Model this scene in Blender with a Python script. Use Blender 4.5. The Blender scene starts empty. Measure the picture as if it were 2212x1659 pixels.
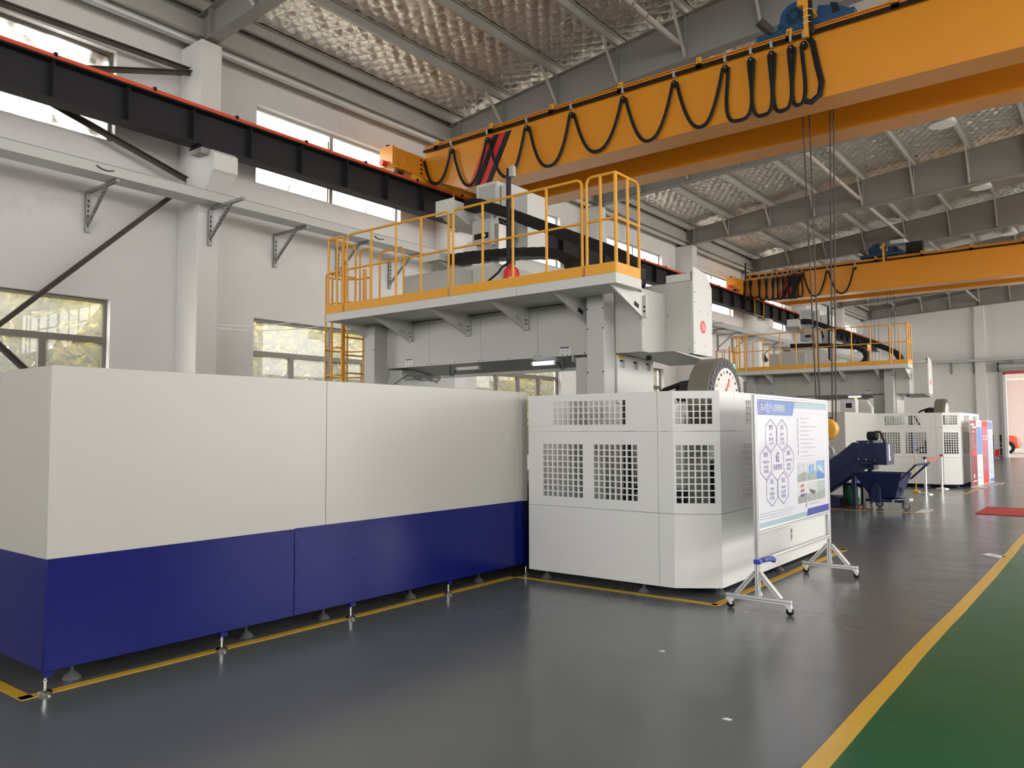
import bpy, bmesh, math, random
from mathutils import Vector, Matrix
random.seed(7)
S = bpy.context.scene
COL = S.collection
PI = math.pi

# ------------------------------------------------------------------ camera
def make_camera():
    cd = bpy.data.cameras.new('camera')
    cd.sensor_width = 36.0
    cd.lens = 1690.17 / 2212 * 36.0
    cd.clip_start = 0.05
    cd.clip_end = 400
    co = bpy.data.objects.new('camera', cd)
    COL.objects.link(co)
    yaw, pit, rol = 0.66405, 0.057975, -0.003899
    f = Vector((-math.sin(yaw) * math.cos(pit), math.cos(yaw) * math.cos(pit), math.sin(pit)))
    r = Vector((math.cos(yaw), math.sin(yaw), 0))
    u = r.cross(f)
    c, s = math.cos(rol), math.sin(rol)
    r2, u2 = c * r + s * u, -s * r + c * u
    m = Matrix((r2, u2, -f)).transposed().to_4x4()
    m.translation = Vector((0, 0, 1.6))
    co.matrix_world = m
    S.camera = co
make_camera()

# ------------------------------------------------------------------ light
W = bpy.data.worlds.new('sky'); S.world = W; W.use_nodes = True
nt = W.node_tree; nt.nodes.clear()
bg = nt.nodes.new('ShaderNodeBackground'); wo = nt.nodes.new('ShaderNodeOutputWorld')
bg.inputs['Color'].default_value = (1.0, 0.98, 0.965, 1)
bg.inputs['Strength'].default_value = 10.0
nt.links.new(bg.outputs[0], wo.inputs[0])
sun_d = bpy.data.lights.new('sun', 'SUN'); sun_d.energy = 6.0; sun_d.angle = 0.03; sun_d.color = (1.0, 0.93, 0.8)
sun = bpy.data.objects.new('sun', sun_d); COL.objects.link(sun)
sun.rotation_euler = (math.radians(-38), 0, 0)          # high, along the hall: it lights the trees outside
S.view_settings.view_transform = 'Standard'
S.view_settings.look = 'None'
S.view_settings.exposure = -0.2
S.view_settings.gamma = 1.0
S.view_settings.use_curve_mapping = False
S.cycles.max_bounces = 7
S.cycles.diffuse_bounces = 4
S.cycles.glossy_bounces = 3
S.cycles.transmission_bounces = 4
S.cycles.transparent_max_bounces = 8
S.cycles.caustics_reflective = False
S.cycles.caustics_refractive = False
S.cycles.sample_clamp_indirect = 8.0

def portal(cx, cy, cz, w, h, axis):
    """daylight portal in a window opening; axis = the way into the room"""
    d = bpy.data.lights.new('window_daylight', 'AREA'); d.shape = 'RECTANGLE'; d.size = w; d.size_y = h
    d.cycles.is_portal = True
    o = bpy.data.objects.new('window_daylight', d); COL.objects.link(o)
    o.location = (cx, cy, cz)
    o.rotation_euler = Vector(axis).to_track_quat('-Z', 'Z').to_euler()
    return o

# ------------------------------------------------------------------ materials
def lin(c):
    c = c / 255.0
    return c / 12.92 if c <= 0.04045 else ((c + 0.055) / 1.055) ** 2.4
def rgb(r, g, b): return (lin(r), lin(g), lin(b))
def mat(name, col, rough=0.5, metal=0.0, var=0.06, vscale=3.0, bump=0.0, bscale=60.0, coat=0.0, stain=None):
    m = bpy.data.materials.new(name); m.use_nodes = True
    n = m.node_tree.nodes; l = m.node_tree.links
    b = n['Principled BSDF']
    b.inputs['Roughness'].default_value = rough
    b.inputs['Metallic'].default_value = metal
    if coat: b.inputs['Coat Weight'].default_value = coat; b.inputs['Coat Roughness'].default_value = 0.08
    tc = n.new('ShaderNodeTexCoord')
    nz = n.new('ShaderNodeTexNoise'); nz.inputs['Scale'].default_value = vscale; nz.inputs['Detail'].default_value = 4
    l.new(tc.outputs['Object'], nz.inputs['Vector'])
    mx = n.new('ShaderNodeMix'); mx.data_type = 'RGBA'
    mx.inputs['A'].default_value = (*[max(0, c * (1 - var)) for c in col], 1)
    mx.inputs['B'].default_value = (*[min(1, c * (1 + var)) for c in col], 1)
    l.new(nz.outputs['Fac'], mx.inputs['Factor'])
    out = mx.outputs['Result']
    if stain:
        n2 = n.new('ShaderNodeTexNoise'); n2.inputs['Scale'].default_value = stain[1]; n2.inputs['Detail'].default_value = 8
        n2.inputs['Roughness'].default_value = 0.65
        l.new(tc.outputs['Object'], n2.inputs['Vector'])
        rp = n.new('ShaderNodeValToRGB'); rp.color_ramp.elements[0].position = stain[2]; rp.color_ramp.elements[1].position = stain[3]
        l.new(n2.outputs['Fac'], rp.inputs['Fac'])
        m2 = n.new('ShaderNodeMix'); m2.data_type = 'RGBA'
        l.new(rp.outputs['Color'], m2.inputs['Factor']); l.new(out, m2.inputs['A']); m2.inputs['B'].default_value = (*stain[0], 1)
        out = m2.outputs['Result']
    l.new(out, b.inputs['Base Color'])
    if bump:
        n3 = n.new('ShaderNodeTexNoise'); n3.inputs['Scale'].default_value = bscale; n3.inputs['Detail'].default_value = 3
        l.new(tc.outputs['Object'], n3.inputs['Vector'])
        bp = n.new('ShaderNodeBump'); bp.inputs['Strength'].default_value = bump; bp.inputs['Distance'].default_value = 0.02
        l.new(n3.outputs['Fac'], bp.inputs['Height']); l.new(bp.outputs['Normal'], b.inputs['Normal'])
    return m
M = {}
M['wall'] = mat('white_plaster', (0.77, 0.755, 0.73), 0.9, var=0.05, vscale=0.7, bump=0.05, bscale=25, stain=((0.52, 0.49, 0.45), 0.55, 0.60, 0.85))
M['pillar'] = mat('white_painted_concrete', (0.80, 0.79, 0.76), 0.85, var=0.05, vscale=1.5, bump=0.06, bscale=20, stain=((0.5, 0.47, 0.43), 1.1, 0.62, 0.85))
M['cream'] = mat('cream_powder_coat', (0.555, 0.54, 0.495), 0.32, var=0.015, vscale=0.8, bump=0.01, bscale=90)
M['blue'] = mat('blue_gloss_paint', (0.007, 0.011, 0.14), 0.2, var=0.1, vscale=1.0, bump=0.02, bscale=2.2)
M['blue'].node_tree.nodes['Principled BSDF'].inputs['Specular IOR Level'].default_value = 0.22
M['guard'] = mat('light_grey_powder_coat', (0.80, 0.81, 0.78), 0.28, var=0.015, vscale=0.8)
M['grey'] = mat('machine_grey_paint', (0.50, 0.51, 0.475), 0.38, var=0.03, vscale=1.2)
M['greylight'] = mat('pale_grey_paint', (0.66, 0.665, 0.63), 0.38, var=0.03, vscale=1.2)
M['crane'] = mat('crane_yellow_paint', (0.80, 0.31, 0.02), 0.34, var=0.04, vscale=0.8)
M['crane'].node_tree.nodes['Principled BSDF'].inputs['Coat Weight'].default_value = 0.5
M['crane'].node_tree.nodes['Principled BSDF'].inputs['Coat Roughness'].default_value = 0.25
M['rail'] = mat('safety_yellow_paint', (0.85, 0.40, 0.035), 0.4, var=0.05, vscale=2.0, stain=((0.45, 0.27, 0.05), 5.0, 0.66, 0.85))
M['line'] = mat('floor_line_yellow', (0.72, 0.43, 0.045), 0.25, var=0.10, vscale=2.0, stain=((0.45, 0.27, 0.03), 6.0, 0.62, 0.9))
M['steel_dark'] = mat('charcoal_beam_paint', (0.024, 0.024, 0.026), 0.5, var=0.15, vscale=1.5)
M['rafter'] = mat('grey_primer_steel', (0.315, 0.305, 0.285), 0.55, var=0.10, vscale=0.8)
M['purlin'] = mat('galvanised_purlin', (0.55, 0.53, 0.49), 0.45, metal=0.2, var=0.12, vscale=1.2)
M['rust'] = mat('rusty_angle_iron', (0.075, 0.06, 0.052), 0.65, var=0.3, vscale=4.0, stain=((0.25, 0.2, 0.16), 3.0, 0.6, 0.8))
M['pipe'] = mat('rusted_strut_paint', (0.48, 0.42, 0.38), 0.6, var=0.1, vscale=2, stain=((0.20, 0.09, 0.06), 4.0, 0.6, 0.66))
M['orange'] = mat('orange_conductor_rail', (0.85, 0.10, 0.03), 0.45)
M['galv'] = mat('galvanised_tray', (0.52, 0.53, 0.51), 0.45, metal=0.35, var=0.06, vscale=1.5)
M['galvd'] = mat('galvanised_strut', (0.33, 0.34, 0.335), 0.45, metal=0.5, var=0.15, vscale=6)
M['black'] = mat('black_rubber', (0.012, 0.012, 0.012), 0.5)
M['blackp'] = mat('black_plastic', (0.02, 0.02, 0.021), 0.35)
for q in ('black', 'blackp', 'steel_dark'): M[q].node_tree.nodes['Principled BSDF'].inputs['Specular IOR Level'].default_value = 0.22
M['chrome'] = mat('polished_steel', (0.82, 0.81, 0.78), 0.14, metal=1.0, var=0.02)
M['alu'] = mat('anodised_aluminium', (0.80, 0.80, 0.80), 0.3, metal=0.75, var=0.02)
M['pad'] = mat('grey_rubber_pad', (0.12, 0.135, 0.135), 0.5)
M['red'] = mat('red_paint', (0.72, 0.035, 0.03), 0.35)
M['redmat'] = mat('red_carpet', (0.50, 0.055, 0.05), 0.95, bump=0.4, bscale=120, var=0.15, vscale=20)
M['motor'] = mat('blue_motor_paint', (0.018, 0.085, 0.20), 0.4, var=0.1)
M['dark'] = mat('dark_hole', (0.008, 0.008, 0.008), 0.8)
M['navy'] = mat('navy_paint', (0.012, 0.019, 0.085), 0.35, var=0.1, vscale=2)
M['drum'] = mat('olive_drum_paint', (0.175, 0.165, 0.125), 0.4)
M['ivory'] = mat('ivory_disc', (0.78, 0.73, 0.66), 0.4)
M['frame'] = mat('bronze_window_frame', (0.17, 0.155, 0.135), 0.45, metal=0.3)
M['framelt'] = mat('grey_window_frame', (0.42, 0.41, 0.39), 0.5, metal=0.2)
M['paper'] = mat('white_print', (0.80, 0.81, 0.88), 0.12, var=0.01)
M['ink'] = mat('purple_blue_ink', (0.09, 0.085, 0.32), 0.5)
M['inkgrey'] = mat('grey_ink', (0.47, 0.46, 0.54), 0.5)
M['pblue'] = mat('print_blue', (0.11, 0.24, 0.62), 0.12)
M['pdeep'] = mat('print_deep_blue', (0.035, 0.07, 0.42), 0.12)
M['ppale'] = mat('print_pale_blue', (0.42, 0.57, 0.65), 0.12)
M['white'] = mat('white_paint', (0.85, 0.85, 0.85), 0.4)
M['maroon'] = mat('print_maroon', (0.30, 0.045, 0.06), 0.3)
M['rose'] = mat('print_rose', (0.62, 0.13, 0.20), 0.3, var=0.2, vscale=2)
M['skyprint'] = mat('print_sky_blue', (0.16, 0.30, 0.68), 0.3, var=0.5, vscale=6)
M['pale'] = mat('print_ice_blue', (0.62, 0.75, 0.86), 0.3)
M['steelbrush'] = mat('brushed_steel', (0.55, 0.53, 0.50), 0.35, metal=0.9, var=0.1, vscale=3)
M['green'] = mat('green_plastic', (0.01, 0.12, 0.055), 0.25)
M['car'] = mat('orange_red_car_paint', (0.85, 0.09, 0.035), 0.25, coat=0.5)
M['pink'] = mat('pale_pink_render', (0.62, 0.50, 0.47), 0.9)
M['concrete'] = mat('pale_concrete_yard', (0.52, 0.50, 0.48), 0.9, var=0.06)
M['grass'] = mat('pale_yard_paving', (0.62, 0.585, 0.52), 0.95, var=0.1, vscale=3)
M['bay'] = mat('bounce_floor_concrete', (0.42, 0.41, 0.39), 0.6, var=0.08)
M['bark'] = mat('tree_bark', (0.14, 0.10, 0.07), 0.9, var=0.3, vscale=8)
M['glassred'] = mat('tail_lamp', (0.5, 0.2, 0.18), 0.1)

def leaf_mat():
    m = bpy.data.materials.new('leaf_green'); m.use_nodes = True
    n = m.node_tree.nodes; l = m.node_tree.links; n.clear()
    o = n.new('ShaderNodeOutputMaterial'); d = n.new('ShaderNodeBsdfDiffuse'); t = n.new('ShaderNodeBsdfTranslucent'); x = n.new('ShaderNodeMixShader')
    at = n.new('ShaderNodeTexCoord'); nz = n.new('ShaderNodeTexNoise'); nz.inputs['Scale'].default_value = 1.6
    l.new(at.outputs['Object'], nz.inputs['Vector'])
    rp = n.new('ShaderNodeValToRGB')
    rp.color_ramp.elements[0].position = 0.35; rp.color_ramp.elements[0].color = (0.08, 0.11, 0.025, 1)
    rp.color_ramp.elements[1].position = 0.65; rp.color_ramp.elements[1].color = (0.40, 0.33, 0.08, 1)
    l.new(nz.outputs['Fac'], rp.inputs['Fac'])
    l.new(rp.outputs['Color'], d.inputs['Color']); l.new(rp.outputs['Color'], t.inputs['Color'])
    x.inputs[0].default_value = 0.45
    l.new(d.outputs[0], x.inputs[1]); l.new(t.outputs[0], x.inputs[2]); l.new(x.outputs[0], o.inputs[0])
    return m
M['leaf'] = leaf_mat()

def pane_mat(name, haze, soot):
    """window glass: clear, with a milky film and (soot) brown grime"""
    m = bpy.data.materials.new(name); m.use_nodes = True
    n = m.node_tree.nodes; l = m.node_tree.links; n.clear()
    o = n.new('ShaderNodeOutputMaterial'); tr = n.new('ShaderNodeBsdfTransparent'); tl = n.new('ShaderNodeBsdfTranslucent'); x = n.new('ShaderNodeMixShader')
    tl.inputs['Color'].default_value = (0.92, 0.94, 0.95, 1)
    x.inputs[0].default_value = haze
    l.new(tr.outputs[0], x.inputs[1]); l.new(tl.outputs[0], x.inputs[2])
    last = x.outputs[0]
    if soot:
        tc = n.new('ShaderNodeTexCoord'); nz = n.new('ShaderNodeTexNoise'); nz.inputs['Scale'].default_value = 0.9; nz.inputs['Detail'].default_value = 6
        l.new(tc.outputs['Object'], nz.inputs['Vector'])
        rp = n.new('ShaderNodeValToRGB'); rp.color_ramp.elements[0].position = 0.46; rp.color_ramp.elements[1].position = 0.60
        rp.color_ramp.elements[1].color = (0.985, 0.985, 0.985, 1)
        l.new(nz.outputs['Fac'], rp.inputs['Fac'])
        df = n.new('ShaderNodeBsdfTranslucent'); df.inputs['Color'].default_value = (0.10, 0.075, 0.05, 1)
        x2 = n.new('ShaderNodeMixShader'); l.new(rp.outputs['Color'], x2.inputs[0]); l.new(last, x2.inputs[1]); l.new(df.outputs[0], x2.inputs[2])
        last = x2.outputs[0]
    gl = n.new('ShaderNodeBsdfGlossy'); gl.inputs['Roughness'].default_value = 0.02
    x3 = n.new('ShaderNodeMixShader'); x3.inputs[0].default_value = 0.025; l.new(last, x3.inputs[1]); l.new(gl.outputs[0], x3.inputs[2])
    l.new(x3.outputs[0], o.inputs[0])
    return m
M['pane_hazy'] = pane_mat('hazy_glass', 0.10, False)
M['pane_soot'] = pane_mat('sooty_frosted_glass', 0.45, True)

def floor_mat(name, col, rough, bumpd):
    m = bpy.data.materials.new(name); m.use_nodes = True
    n = m.node_tree.nodes; l = m.node_tree.links; b = n['Principled BSDF']
    tc = n.new('ShaderNodeTexCoord')
    n1 = n.new('ShaderNodeTexNoise'); n1.inputs['Scale'].default_value = 0.45; n1.inputs['Detail'].default_value = 6; n1.inputs['Roughness'].default_value = 0.6
    n2 = n.new('ShaderNodeTexNoise'); n2.inputs['Scale'].default_value = 5.0; n2.inputs['Detail'].default_value = 8; n2.inputs['Roughness'].default_value = 0.7
    for q in (n1, n2): l.new(tc.outputs['Object'], q.inputs['Vector'])
    a = n.new('ShaderNodeMix'); a.data_type = 'RGBA'
    a.inputs['A'].default_value = (*[c * 0.86 for c in col], 1); a.inputs['B'].default_value = (*[c * 1.14 for c in col], 1)
    l.new(n1.outputs['Fac'], a.inputs['Factor'])
    rp = n.new('ShaderNodeValToRGB'); rp.color_ramp.elements[0].position = 0.60; rp.color_ramp.elements[1].position = 0.85
    rp.color_ramp.elements[1].color = (0.18, 0.18, 0.18, 1)
    l.new(n2.outputs['Fac'], rp.inputs['Fac'])
    a2 = n.new('ShaderNodeMix'); a2.data_type = 'RGBA'; l.new(rp.outputs['Color'], a2.inputs['Factor']); l.new(a.outputs['Result'], a2.inputs['A'])
    a2.inputs['B'].default_value = (*[c * 0.45 for c in col], 1)
    l.new(a2.outputs['Result'], b.inputs['Base Color'])
    mr = n.new('ShaderNodeMapRange'); mr.inputs['To Min'].default_value = rough * 0.75; mr.inputs['To Max'].default_value = rough * 1.4
    l.new(n1.outputs['Fac'], mr.inputs['Value']); l.new(mr.outputs['Result'], b.inputs['Roughness'])
    n3 = n.new('ShaderNodeTexNoise'); n3.inputs['Scale'].default_value = 1.6; n3.inputs['Detail'].default_value = 3
    l.new(tc.outputs['Object'], n3.inputs['Vector'])
    bp = n.new('ShaderNodeBump'); bp.inputs['Strength'].default_value = 0.5; bp.inputs['Distance'].default_value = bumpd
    l.new(n3.outputs['Fac'], bp.inputs['Height']); l.new(bp.outputs['Normal'], b.inputs['Normal'])
    b.inputs['Specular IOR Level'].default_value = 0.45
    return m
M['floor'] = floor_mat('grey_epoxy_floor', (0.118, 0.128, 0.131), 0.21, 0.02)
M['aisle'] = floor_mat('green_epoxy_floor', (0.014, 0.115, 0.043), 0.22, 0.012)

def foil_mat():
    m = bpy.data.materials.new('silver_foil_insulation'); m.use_nodes = True
    n = m.node_tree.nodes; l = m.node_tree.links; b = n['Principled BSDF']
    b.inputs['Base Color'].default_value = (0.95, 0.90, 0.82, 1); b.inputs['Metallic'].default_value = 0.9; b.inputs['Roughness'].default_value = 0.40
    tc = n.new('ShaderNodeTexCoord'); mp = n.new('ShaderNodeMapping'); mp.inputs['Scale'].default_value = (3.0, 11.0, 3.0); mp.inputs['Rotation'].default_value = (0, 0, 0.6)
    l.new(tc.outputs['Object'], mp.inputs['Vector'])
    nz = n.new('ShaderNodeTexNoise'); nz.inputs['Scale'].default_value = 1.3; nz.inputs['Detail'].default_value = 5; nz.inputs['Distortion'].default_value = 1.0
    l.new(mp.outputs['Vector'], nz.inputs['Vector'])
    bp = n.new('ShaderNodeBump'); bp.inputs['Strength'].default_value = 0.8; bp.inputs['Distance'].default_value = 0.03
    l.new(nz.outputs['Fac'], bp.inputs['Height']); l.new(bp.outputs['Normal'], b.inputs['Normal'])
    return m
M['aisle'].node_tree.nodes['Principled BSDF'].inputs['Specular IOR Level'].default_value = 0.28
M['foil'] = foil_mat()
def emit_mat(name, col, st):
    m = bpy.data.materials.new(name); m.use_nodes = True
    b = m.node_tree.nodes['Principled BSDF']; b.inputs['Base Color'].default_value = (*col, 1)
    b.inputs['Emission Color'].default_value = (*col, 1); b.inputs['Emission Strength'].default_value = st
    return m
M['tube_on'] = emit_mat('lit_tube', (0.9, 0.95, 1.0), 0.8)
M['bulb'] = emit_mat('added_bulb_glow', (1.0, 1.0, 1.0), 1.5)  # glow added to brighten the inside of the high bay shades
M['led_green'] = emit_mat('green_beacon', (0.1, 1.0, 0.4), 3.0)
M['led_red'] = emit_mat('red_beacon', (1.0, 0.12, 0.05), 3.0)
M['led_amber'] = emit_mat('amber_beacon', (1.0, 0.55, 0.05), 3.0)

# ------------------------------------------------------------------ mesh helpers
class MB:
    def __init__(s): s.v = []; s.f = []
    def quad_box(s, p):
        b = len(s.v); s.v += [tuple(q) for q in p]
        s.f += [[b + i for i in q] for q in ((0, 3, 2, 1), (4, 5, 6, 7), (0, 1, 5, 4), (1, 2, 6, 5), (2, 3, 7, 6), (3, 0, 4, 7))]
        return s
    def box(s, x0, x1, y0, y1, z0, z1):
        return s.quad_box([(x0, y0, z0), (x1, y0, z0), (x1, y1, z0), (x0, y1, z0), (x0, y0, z1), (x1, y0, z1), (x1, y1, z1), (x0, y1, z1)])
    def bar(s, p0, p1, w, h, up=(0, 0, 1)):
        p0, p1 = Vector(p0), Vector(p1); d = (p1 - p0).normalized(); up = Vector(up)
        if abs(d.dot(up)) > 0.98: up = Vector((0, 1, 0))
        r = d.cross(up).normalized() * w / 2; u = r.cross(d).normalized() * h / 2
        return s.quad_box([p0 - r - u, p0 + r - u, p1 + r - u, p1 - r - u, p0 - r + u, p0 + r + u, p1 + r + u, p1 - r + u])
    def prism(s, poly, axis, a0, a1):
        n = len(poly); b = len(s.v)
        def P(q, a): return {'x': (a, q[0], q[1]), 'y': (q[0], a, q[1]), 'z': (q[0], q[1], a)}[axis]
        s.v += [P(q, a0) for q in poly] + [P(q, a1) for q in poly]
        s.f += [[b + i for i in range(n)][::-1], [b + n + i for i in range(n)]]
        s.f += [[b + i, b + (i + 1) % n, b + n + (i + 1) % n, b + n + i] for i in range(n)]
        return s
    def tube(s, pts, r, n=8, closed=False, flat=None, up=(0, 0, 1)):
        pts = [Vector(p) for p in pts]; b = len(s.v); m = len(pts); nrm = None
        for i, p in enumerate(pts):
            a = pts[(i - 1) % m] if (i or closed) else p
            c = pts[(i + 1) % m] if (i < m - 1 or closed) else p
            d = (c - a).normalized()
            if nrm is None:
                g = Vector(up)
                if abs(g.dot(d)) > 0.95: g = Vector((1, 0, 0)) if abs(d.x) < 0.9 else Vector((0, 1, 0))
                nrm = (g - g.dot(d) * d).normalized()
            else:
                q = nrm - nrm.dot(d) * d
                nrm = q.normalized() if q.length > 1e-6 else nrm
            bi = d.cross(nrm)
            rr = r[i] if isinstance(r, (list, tuple)) else r
            for k in range(n):
                t = 2 * PI * (k + 0.5) / n
                s.v.append(tuple(p + nrm * math.cos(t) * rr + bi * math.sin(t) * (flat if flat else rr)))
        R = m if closed else m - 1
        for i in range(R):
            for k in range(n):
                A, B = b + i * n, b + ((i + 1) % m) * n
                s.f.append([A + k, A + (k + 1) % n, B + (k + 1) % n, B + k])
        if not closed:
            s.f.append([b + k for k in range(n)][::-1]); s.f.append([b + (m - 1) * n + k for k in range(n)])
        return s
    def cyl(s, p0, p1, r, n=12, r1=None): return s.tube([p0, p1], [r, r if r1 is None else r1], n)
    def lathe(s, prof, o, axis='z', n=20):
        o = Vector(o); b = len(s.v); m = len(prof)
        E = {'z': (Vector((1, 0, 0)), Vector((0, 1, 0)), Vector((0, 0, 1))), 'x': (Vector((0, 1, 0)), Vector((0, 0, 1)), Vector((1, 0, 0))), 'y': (Vector((0, 0, 1)), Vector((1, 0, 0)), Vector((0, 1, 0)))}[axis]
        for r, h in prof:
            for k in range(n):
                t = 2 * PI * k / n
                s.v.append(tuple(o + E[0] * math.cos(t) * r + E[1] * math.sin(t) * r + E[2] * h))
        for i in range(m - 1):
            for k in range(n):
                A, B = b + i * n, b + (i + 1) * n
                s.f.append([A + k, A + (k + 1) % n, B + (k + 1) % n, B + k])
        s.f.append([b + k for k in range(n)][::-1]); s.f.append([b + (m - 1) * n + k for k in range(n)])
        return s
    def slab(s, u0, u1, v0, v1, holes, t, fn):
        """flat plate with rectangular holes, one connected piece; fn(u, v, w) -> point, w in 0..t"""
        us = sorted({round(a, 5) for a in [u0, u1] + [q for h in holes for q in h[:2]] if u0 - 1e-6 <= a <= u1 + 1e-6})
        vs = sorted({round(a, 5) for a in [v0, v1] + [q for h in holes for q in h[2:]] if v0 - 1e-6 <= a <= v1 + 1e-6})
        nu, nv = len(us), len(vs)
        solid = {}
        for i in range(nu - 1):
            for j in range(nv - 1):
                c, d = (us[i] + us[i + 1]) / 2, (vs[j] + vs[j + 1]) / 2
                solid[i, j] = not any(h[0] < c < h[1] and h[2] < d < h[3] for h in holes)
        idx = {}
        def V(i, j, k):
            if (i, j, k) not in idx: idx[i, j, k] = len(s.v); s.v.append(tuple(fn(us[i], vs[j], k * t)))
            return idx[i, j, k]
        for (i, j), ok in solid.items():
            if not ok: continue
            s.f.append([V(i, j, 0), V(i, j + 1, 0), V(i + 1, j + 1, 0), V(i + 1, j, 0)])
            s.f.append([V(i, j, 1), V(i + 1, j, 1), V(i + 1, j + 1, 1), V(i, j + 1, 1)])
            if not solid.get((i - 1, j)): s.f.append([V(i, j, 0), V(i, j, 1), V(i, j + 1, 1), V(i, j + 1, 0)])
            if not solid.get((i + 1, j)): s.f.append([V(i + 1, j, 0), V(i + 1, j + 1, 0), V(i + 1, j + 1, 1), V(i + 1, j, 1)])
            if not solid.get((i, j - 1)): s.f.append([V(i, j, 0), V(i + 1, j, 0), V(i + 1, j, 1), V(i, j, 1)])
            if not solid.get((i, j + 1)): s.f.append([V(i, j + 1, 0), V(i, j + 1, 1), V(i + 1, j + 1, 1), V(i + 1, j + 1, 0)])
        return s

ORG = {}
def link(name, data):
    o = bpy.data.objects.new(name, data); COL.objects.link(o); return o
def tag(o, label=None, cat=None, group=None, kind=None):
    if label: o['label'] = label
    if cat: o['category'] = cat
    if group: o['group'] = group
    if kind: o['kind'] = kind
    return o
def thing(name, label, cat, loc, group=None):
    o = link(name, None); o.location = loc; o.empty_display_size = 0.1; ORG[o.name] = Vector(loc)
    return tag(o, label, cat, group)
def build(name, mb, m, parent=None, label=None, bevel=0.0, smooth=True, kind=None, org=None):
    """one mesh object; mb holds world coordinates"""
    o0 = ORG[parent.name] if parent else Vector(org if org else (0, 0, 0))
    me = bpy.data.meshes.new(name)
    me.from_pydata([(v[0] - o0.x, v[1] - o0.y, v[2] - o0.z) for v in mb.v], [], mb.f)
    me.materials.append(M[m] if isinstance(m, str) else m)
    bm = bmesh.new(); bm.from_mesh(me); bmesh.ops.recalc_face_normals(bm, faces=bm.faces); bm.to_mesh(me); bm.free()
    if smooth:
        me.polygons.foreach_set('use_smooth', [True] * len(me.polygons))
        me.set_sharp_from_angle(angle=math.radians(32))
    o = link(name, me)
    ORG[o.name] = o0
    if parent: o.parent = parent
    elif org: o.location = org
    if bevel:
        b = o.modifiers.new('bevel', 'BEVEL'); b.width = bevel; b.segments = 2; b.limit_method = 'ANGLE'
    if label: o['label'] = label
    if kind: o['kind'] = kind
    return o
def again(src, parent, d):
    """another of a part: same mesh, moved by d from its source"""
    c = src.copy(); COL.objects.link(c); c.parent = parent; c.location = src.location + Vector(d)
    ORG[c.name] = ORG[src.name]
    for k in [q for q in CH(src)]:
        e = k.copy(); COL.objects.link(e); e.parent = c; ORG[e.name] = ORG[k.name]
    return c
def CH(o): return [q for q in COL.objects if q.parent == o]
def dup(root, d, label, group=None):
    r = root.copy(); COL.objects.link(r); r.location = root.location + Vector(d); r['label'] = label
    if group: r['group'] = group
    ORG[r.name] = ORG[root.name] + Vector(d)
    for a in list(root.children):
        c = a.copy(); COL.objects.link(c); c.parent = r
        for b in list(a.children):
            e = b.copy(); COL.objects.link(e); e.parent = c
    return r
def text(name, body, m, parent, size, world, right, up, align='CENTER', squeeze=1.0):
    cu = bpy.data.curves.new(name, 'FONT'); cu.body = body; cu.size = size; cu.align_x = align; cu.align_y = 'CENTER'
    cu.space_line = 1.15
    cu.materials.append(M[m])
    tmp = bpy.data.objects.new(name, cu)
    COL.objects.link(tmp)
    me = bpy.data.meshes.new_from_object(tmp)
    bpy.data.objects.remove(tmp)
    o = link(name, me)
    r, u = Vector(right).normalized(), Vector(up).normalized()
    mt = Matrix((r * squeeze, u, r.cross(u))).transposed().to_4x4()
    mt.translation = Vector(world) - ORG[parent.name]
    o.parent = parent
    o.matrix_local = mt
    return o
# ------------------------------------------------------------------ the building
XW, XR, Y0, Y1 = -12.0, 13.0, -14.0, 49.0        # hall: left wall, right wall, near wall, end wall
RIDGE = 0.5
def roof_z(x, base=8.78): return base + 0.11 * (10.0 + (x if x <= RIDGE else 2 * RIDGE - x))

fl = build('floor', MB().box(XW - 0.3, XR + 0.3, Y0 - 0.3, Y1 + 0.3, -0.3, 0.0), 'floor', smooth=False)
tag(fl, 'glossy grey epoxy floor of the workshop hall', kind='structure')
ais = build('green_walkway', MB().box(-1.19, 1.75, Y0 + 0.1, Y1 - 0.1, 0.0, 0.002), 'aisle', fl, 'green painted walkway', smooth=False)
build('bounce_floor', MB().box(1.75, XR - 0.05, Y0 + 0.1, Y1 - 0.1, 0.0, 0.002), 'bay', fl, 'unseen pale floor strip added to bounce light upward', smooth=False)  # out of view; pale surface added to throw light up at roof and girders
def wavy_line(name, pts, w):
    """hand-taped line along pts (x, y), slightly uneven edges"""
    mb = MB(); b = 0; n = len(pts)
    for i, (x, y) in enumerate(pts):
        a = pts[max(0, i - 1)]; c = pts[min(n - 1, i + 1)]
        d = Vector((c[0] - a[0], c[1] - a[1])).normalized(); q = Vector((-d.y, d.x)) * w / 2
        e = random.uniform(-1, 1) * 0.006
        for zz in (0.0005, 0.004):
            mb.v += [(x + q.x + e, y + q.y + e, zz), (x - q.x + e, y - q.y + e, zz)]
    for i in range(n - 1):
        A, B = i * 4, i * 4 + 4
        mb.f += [[A + 2, A + 3, B + 3, B + 2], [A, B, B + 1, A + 1], [A, A + 2, B + 2, B], [A + 1, B + 1, B + 3, A + 3]]
    mb.f += [[0, 1, 3, 2], [4 * n - 4, 4 * n - 2, 4 * n - 1, 4 * n - 3]]
    return build(name, mb, 'line', fl, smooth=False)
def seg(a, b, n): return [(a[0] + (b[0] - a[0]) * i / n, a[1] + (b[1] - a[1]) * i / n) for i in range(n + 1)]
wavy_line('yellow_line', [(-1.215 + 0.008 * math.sin(y * 0.8), y) for y in [Y0 + 0.3 + 0.6 * i for i in range(104)]], 0.105)
wavy_line('yellow_line', seg((-6.9, 1.97), (-5.24, 1.97), 6), 0.075)
wavy_line('yellow_line', seg((-5.27, 1.94), (-5.30, 6.86), 14), 0.075)
wavy_line('yellow_line', seg((-5.34, 6.82), (-2.97, 6.82), 8), 0.075)
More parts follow.
